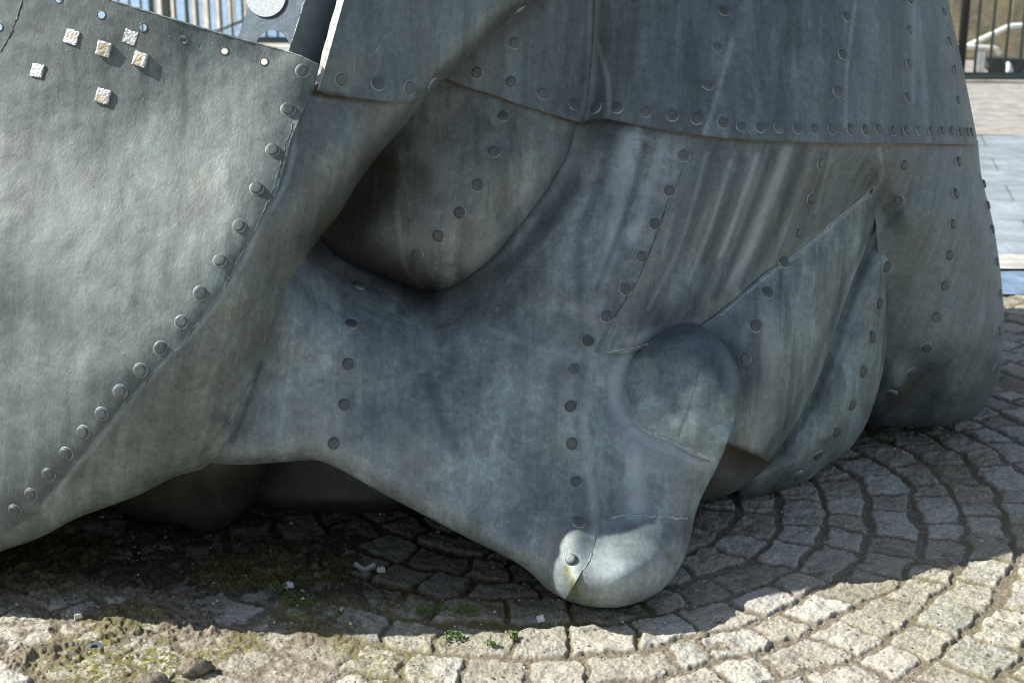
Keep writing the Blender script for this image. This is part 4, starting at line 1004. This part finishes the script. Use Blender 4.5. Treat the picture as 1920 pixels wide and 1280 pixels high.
# dark sloping panel and white bollard foot beyond the railing
rc = at(1900, 132, 11.7)
m = MB(); V = [at(1848, 108, 11.75), at(1930, 112, 11.75), at(2010, 116, 11.75), at(2010, 165, 11.75), at(1905, 165, 11.75), at(1880, 142, 11.75), at(1855, 128, 11.75)]
V2 = [v + Vector((0, .25, 0)) for v in V]; n = len(V)
m.add(V + V2, [tuple(range(n)), tuple(range(2 * n - 1, n - 1, -1))] + [(i, i + n, (i + 1) % n + n, (i + 1) % n) for i in range(n)])
o = m.build('dark_panel', simple('dark_grey_panel', (.05, .058, .065), .7, 0, 12, .3, .3, .004)); tag(o, 'dark grey sloping panel at the foot of the stone wall', 'ramp')
a = at(1892, 152, 11.55)
m = MB(); m.tube([(a.x, a.y, 0), (a.x - .01, a.y, .035), (a.x - .02, a.y, .085), (a.x - .028, a.y, .10)], [.030, .034, .022, .008], 10); o = m.build('kerb_marker', M_white, None, True)
tag(o, 'small white kerb marker on the ground behind the railing', 'marker')

# left background: railing, dock posts and water
fence('iron_fence', 'green railing with thick posts seen above the left plate, before the dock water', (-7.5, 14.65, 0), (0.6, 14.65, 0), .1135, .0125, 1.2,
      [(7.5 + at(313, 30, 14.65).x, .046, M_iron), (7.5 + at(351, 30, 14.65).x, .022, M_iron), (7.5 + at(283, 30, 14.65).x, .02, M_iron)], off=.03)
m_w, t, p = newmat('dock_water')
pos = N(t, 'ShaderNodeNewGeometry').outputs['Position']
n1 = noise(t, mapping(t, pos, scale=(1, .35, 1)), 3.5, 5, .6)
t.links.new(ramp(t, n1, [(.35, (.16, .28, .44)), (.65, (.32, .47, .62))]), p.inputs['Base Color']); p.inputs['Roughness'].default_value = .35
t.links.new(bump(t, n1, .4, .06), p.inputs['Normal'])
wr = sheet('dock_water', -40, 1.5, 15.6, 120, -.018, m_w, 2, 2)
M_pile = simple('pale_dock_timber', (.58, .52, .42), .85, 0, 9, .25, .4, .01)
for k, (px, w) in enumerate([(288, 12), (302, 12), (328, 12), (366, 10), (388, 16), (412, 14), (436, 16), (460, 12)]):
    yk = 15.9 + .3 * k; a = at(px, 60, yk); hw = w / 2 / F * yk
    m = MB(); m.box((a.x, yk, .55), (hw * 1.15, .012, .58), rz=R(-36), bev=.004)
    o = m.build('dock_post', M_pile); tag(o, 'pale timber dock post standing in the blue water behind the left railing', 'post', 'pale timber dock posts behind the railing')
a0, a1 = at(400, 60, 14.95), at(475, 30, 14.95)
m = MB(); m.tube([at(395, 62, 15.2), at(428, 50, 15.2), at(460, 37, 15.2), at(520, 14, 15.2)], .018, 8); o = m.build('handrail', M_iron, None, True)
tag(o, 'dark sloping handrail bar beyond the left green railing', 'handrail')

# ------------------------------------------------------------------ small things on the setts
def surf(px, py):
    q = onz(px, py); h, *_ = ground_height(np.array([q.x]), np.array([q.y])); return Vector((q.x, q.y, float(h[0]) - .016))
M_chip = simple('pale_stone_chip', (.62, .57, .50), .8, 0, 80, .2, .4, .002)
M_chipw = simple('white_mosaic_chip', (.78, .78, .78), .5, 0, 80, .12, .3, .002)
def chip(px, py, s, mat, label, rz):
    c = surf(px, py); m = MB(); m.box((0, 0, s * .42), (s * .55, s * .5, s * .42), rz=0, bev=s * .12)
    m.v = [(x + random.uniform(-.08, .08) * s, y + random.uniform(-.08, .08) * s, z + random.uniform(-.05, .05) * s) for x, y, z in m.v]
    o = m.build('stone_chip', mat); o.location = c; o.rotation_euler = (random.uniform(-.2, .2), random.uniform(-.2, .2), rz)
    tag(o, label, 'stone chip', 'small loose chips on the setts')
chip(1015, 1155, .011, M_chipw, 'tiny white mosaic chip by the mossy setts in front of the nose tip', .2)
chip(147, 1153, .012, M_chip, 'small pale stone chip on mud at the shadow edge', .3)
chip(541, 1095, .014, M_chipw, 'light grey stone chip in deep shade beside the small weeds', .8)
chip(715, 1066, .012, M_chip, 'pale stone chip in shade next to the curved glass shard', .5)
chip(641, 1134, .008, M_chip, 'smallest pebble chip on dark soil near the shaded weeds', 1.0)
# grit and crumbs of soil scattered over the setts
m = MB()
for k in range(1500):
    q = onz(random.uniform(-30, 1950), random.uniform(800, 1300) if k % 3 else random.uniform(1120, 1300))
    hgt = float(ground_height(np.array([q.x]), np.array([q.y]))[0][0]) - .016
    sz = random.choice((.0011, .0014, .0018, .0024, .0034)) * random.uniform(.7, 1.2); V = []
    for a in range(6):
        th = a * 1.047 + random.uniform(-.3, .3); V.append((q.x + sz * math.cos(th), q.y + sz * .8 * math.sin(th), hgt - .0004))
    for a in range(6): V.append((q.x + (V[a][0] - q.x) * .6, q.y + (V[a][1] - q.y) * .6, hgt + sz * random.uniform(.5, .9)))
    m.add(V, [(a, (a + 1) % 6, 6 + (a + 1) % 6, 6 + a) for a in range(6)] + [(6, 7, 8, 9, 10, 11)], 0 if random.random() < .7 else 1)
o = m.build('grit', [simple('brown_grit', (.24, .21, .16), .9, 0, 60, .5, .3, .002), simple('pale_grit', (.52, .50, .45), .85, 0, 60, .3, .3, .002)]); tag(o, 'brown and pale crumbs of grit scattered over the granite setts', 'grit', None, 'stuff')
# glass shard
c = surf(690, 1056); m = MB(); n = 9; V = []
for k in range(n):
    a = -1.2 + k * .22
    for rr, z in ((.030, .002), (.026, .012)):
        V.append((rr * math.sin(a) * 1.0, -rr * math.cos(a) * .7, z + .004 * math.sin(k)))
V += [(x, y + .0015, z) for x, y, z in V]
Fs = [(2 * k, 2 * k + 2, 2 * k + 3, 2 * k + 1) for k in range(n - 1)] + [(2 * n + 2 * k, 2 * n + 2 * k + 1, 2 * n + 2 * k + 3, 2 * n + 2 * k + 2) for k in range(n - 1)]
Fs += [(2 * k + 1, 2 * k + 3, 2 * n + 2 * k + 3, 2 * n + 2 * k + 1) for k in range(n - 1)] + [(2 * k, 2 * n + 2 * k, 2 * n + 2 * k + 2, 2 * k + 2) for k in range(n - 1)]
m.add(V, Fs); o = m.build('plastic_shard', simple('grey_clear_plastic', (.22, .24, .24), .15, .0, 50, .2, .1, .001), None, True); o.location = c
tag(o, 'curved grey plastic shard lying in shade under the sculpture', 'shard')
# square ring nut
c = surf(177, 1206); m = MB(); n = 8; V = []
for rr, z in ((.0135, 0), (.0140, .008), (.0065, .0085), (.006, .001)):
    V += [((rr if rr > .01 else rr * 1.0) * math.cos(2 * math.pi * (k + .5) / n) * (1.12 if rr > .01 and k % 2 else 1), rr * math.sin(2 * math.pi * (k + .5) / n), z) for k in range(n)]
Fs = [(r * n + k, r * n + (k + 1) % n, (r + 1) * n + (k + 1) % n, (r + 1) * n + k) for r in range(3) for k in range(n)]
m.add(V, Fs); o = m.build('metal_nut', simple('dull_blue_grey_steel', (.16, .20, .23), .45, .5, 60, .3, .3, .002)); o.location = c; o.rotation_euler = (.25, -.1, .3)
tag(o, 'dull blue grey metal nut half sunk in the sunlit mud', 'nut')
# mud clods
M_clod = simple('dry_mud_clod', (.20, .175, .13), .95, 0, 70, .35, 1.0, .006)
def clod(px, py, s, label):
    c = surf(px, py); V, Fs = [], []; nu, nv_ = 22, 12
    for j in range(nv_ + 1):
        ph = j / nv_ * math.pi
        for i in range(nu):
            th = i / nu * 2 * math.pi
            x, y, z = math.sin(ph) * math.cos(th), math.sin(ph) * math.sin(th), math.cos(ph)
            f = 1 + .55 * (float(fbm(np.array([x * 1.8 + z + px]), np.array([y * 1.8 - z + py]), 4, 61)[0]) - .5) + random.uniform(-.10, .10) + .5 * (float(fbm(np.array([x * 5 + px]), np.array([y * 5 + z * 4]), 3, 62)[0]) - .5)
            V.append((x * s * f, y * s * .75 * f, max(-.003, z * s * .55 * f + s * .18)))
    for j in range(nv_):
        for i in range(nu): Fs.append((j * nu + i, (j + 1) * nu + i, (j + 1) * nu + (i + 1) % nu, j * nu + (i + 1) % nu))
    m = MB(); m.add(V, Fs); o = m.build('mud_clod', M_clod, None, True); o.location = c; o.rotation_euler = (0, 0, random.uniform(-.5, .5))
    tag(o, label, 'mud clod', 'dry lumps of mud on the setts')
clod(365, 1250, .026, 'larger lump of dry mud at the right of the muddy corner')
clod(283, 1272, .024, 'lump of dry mud cut by the bottom edge of the picture')
clod(1318, 1185, .012, 'small crumbled lump of dry mud on bright setts below the nose')
# weeds
M_leaf, t, p = newmat('small_green_leaf')
pos = N(t, 'ShaderNodeNewGeometry').outputs['Position']; n1 = noise(t, pos, 90, 3)
t.links.new(ramp(t, n1, [(.3, (.055, .115, .018)), (.7, (.15, .24, .04))]), p.inputs['Base Color']); p.inputs['Roughness'].default_value = .5
p.inputs['Subsurface Weight'].default_value = .0
def weed(px, py, rad, nl, label, size=.006):
    c = surf(px, py); m = MB()
    for k in range(nl):
        a = random.uniform(0, 6.28); r = rad * math.sqrt(random.random()); x, y = r * math.cos(a), r * math.sin(a) * .8
        z = .004 + random.random() * .012 * (1 - r / rad * .6); s = size * random.uniform(.6, 1.25); b = random.uniform(0, 6.28); tl = random.uniform(-.3, .7)
        dx, dy = math.cos(b), math.sin(b); w = s * .42
        tip = (x + dx * s, y + dy * s, z + tl * s * .7); md = (x + dx * s * .5, y + dy * s * .5, z + tl * s * .5)
        V = [(x, y, z), (md[0] - dy * w, md[1] + dx * w, md[2] + .0012), tip, (md[0] + dy * w, md[1] - dx * w, md[2] + .0012), (md[0], md[1], md[2] - .0006)]
        m.add(V, [(0, 4, 1), (1, 4, 2), (2, 4, 3), (3, 4, 0)])
        if k % 3 == 0: m.tube([(x * .6, y * .6, -.002), (x, y, z)], .0006, 4)
    o = m.build('weed', M_leaf, None, False); o.location = c
    tag(o, label, 'weed', 'tiny weeds in the joints of the setts')
weed(850, 1187, .017, 60, 'bright sunlit clover weed left of the pale yellow setts')
weed(920, 1203, .009, 26, 'smallest sunlit weed tuft between two pale setts')
weed(962, 1188, .009, 22, 'sunlit round leaved weed beside the white chip')
weed(812, 1137, .030, 90, 'spread of low weeds in shade left of the nose tip')
weed(870, 1140, .022, 60, 'shaded weed patch just right of the wider spread of weeds')
weed(560, 1128, .030, 70, 'dark shaded weeds beside the grey chip under the sculpture')
weed(520, 1105, .020, 34, 'sparse shaded sprouts left of the grey chip')
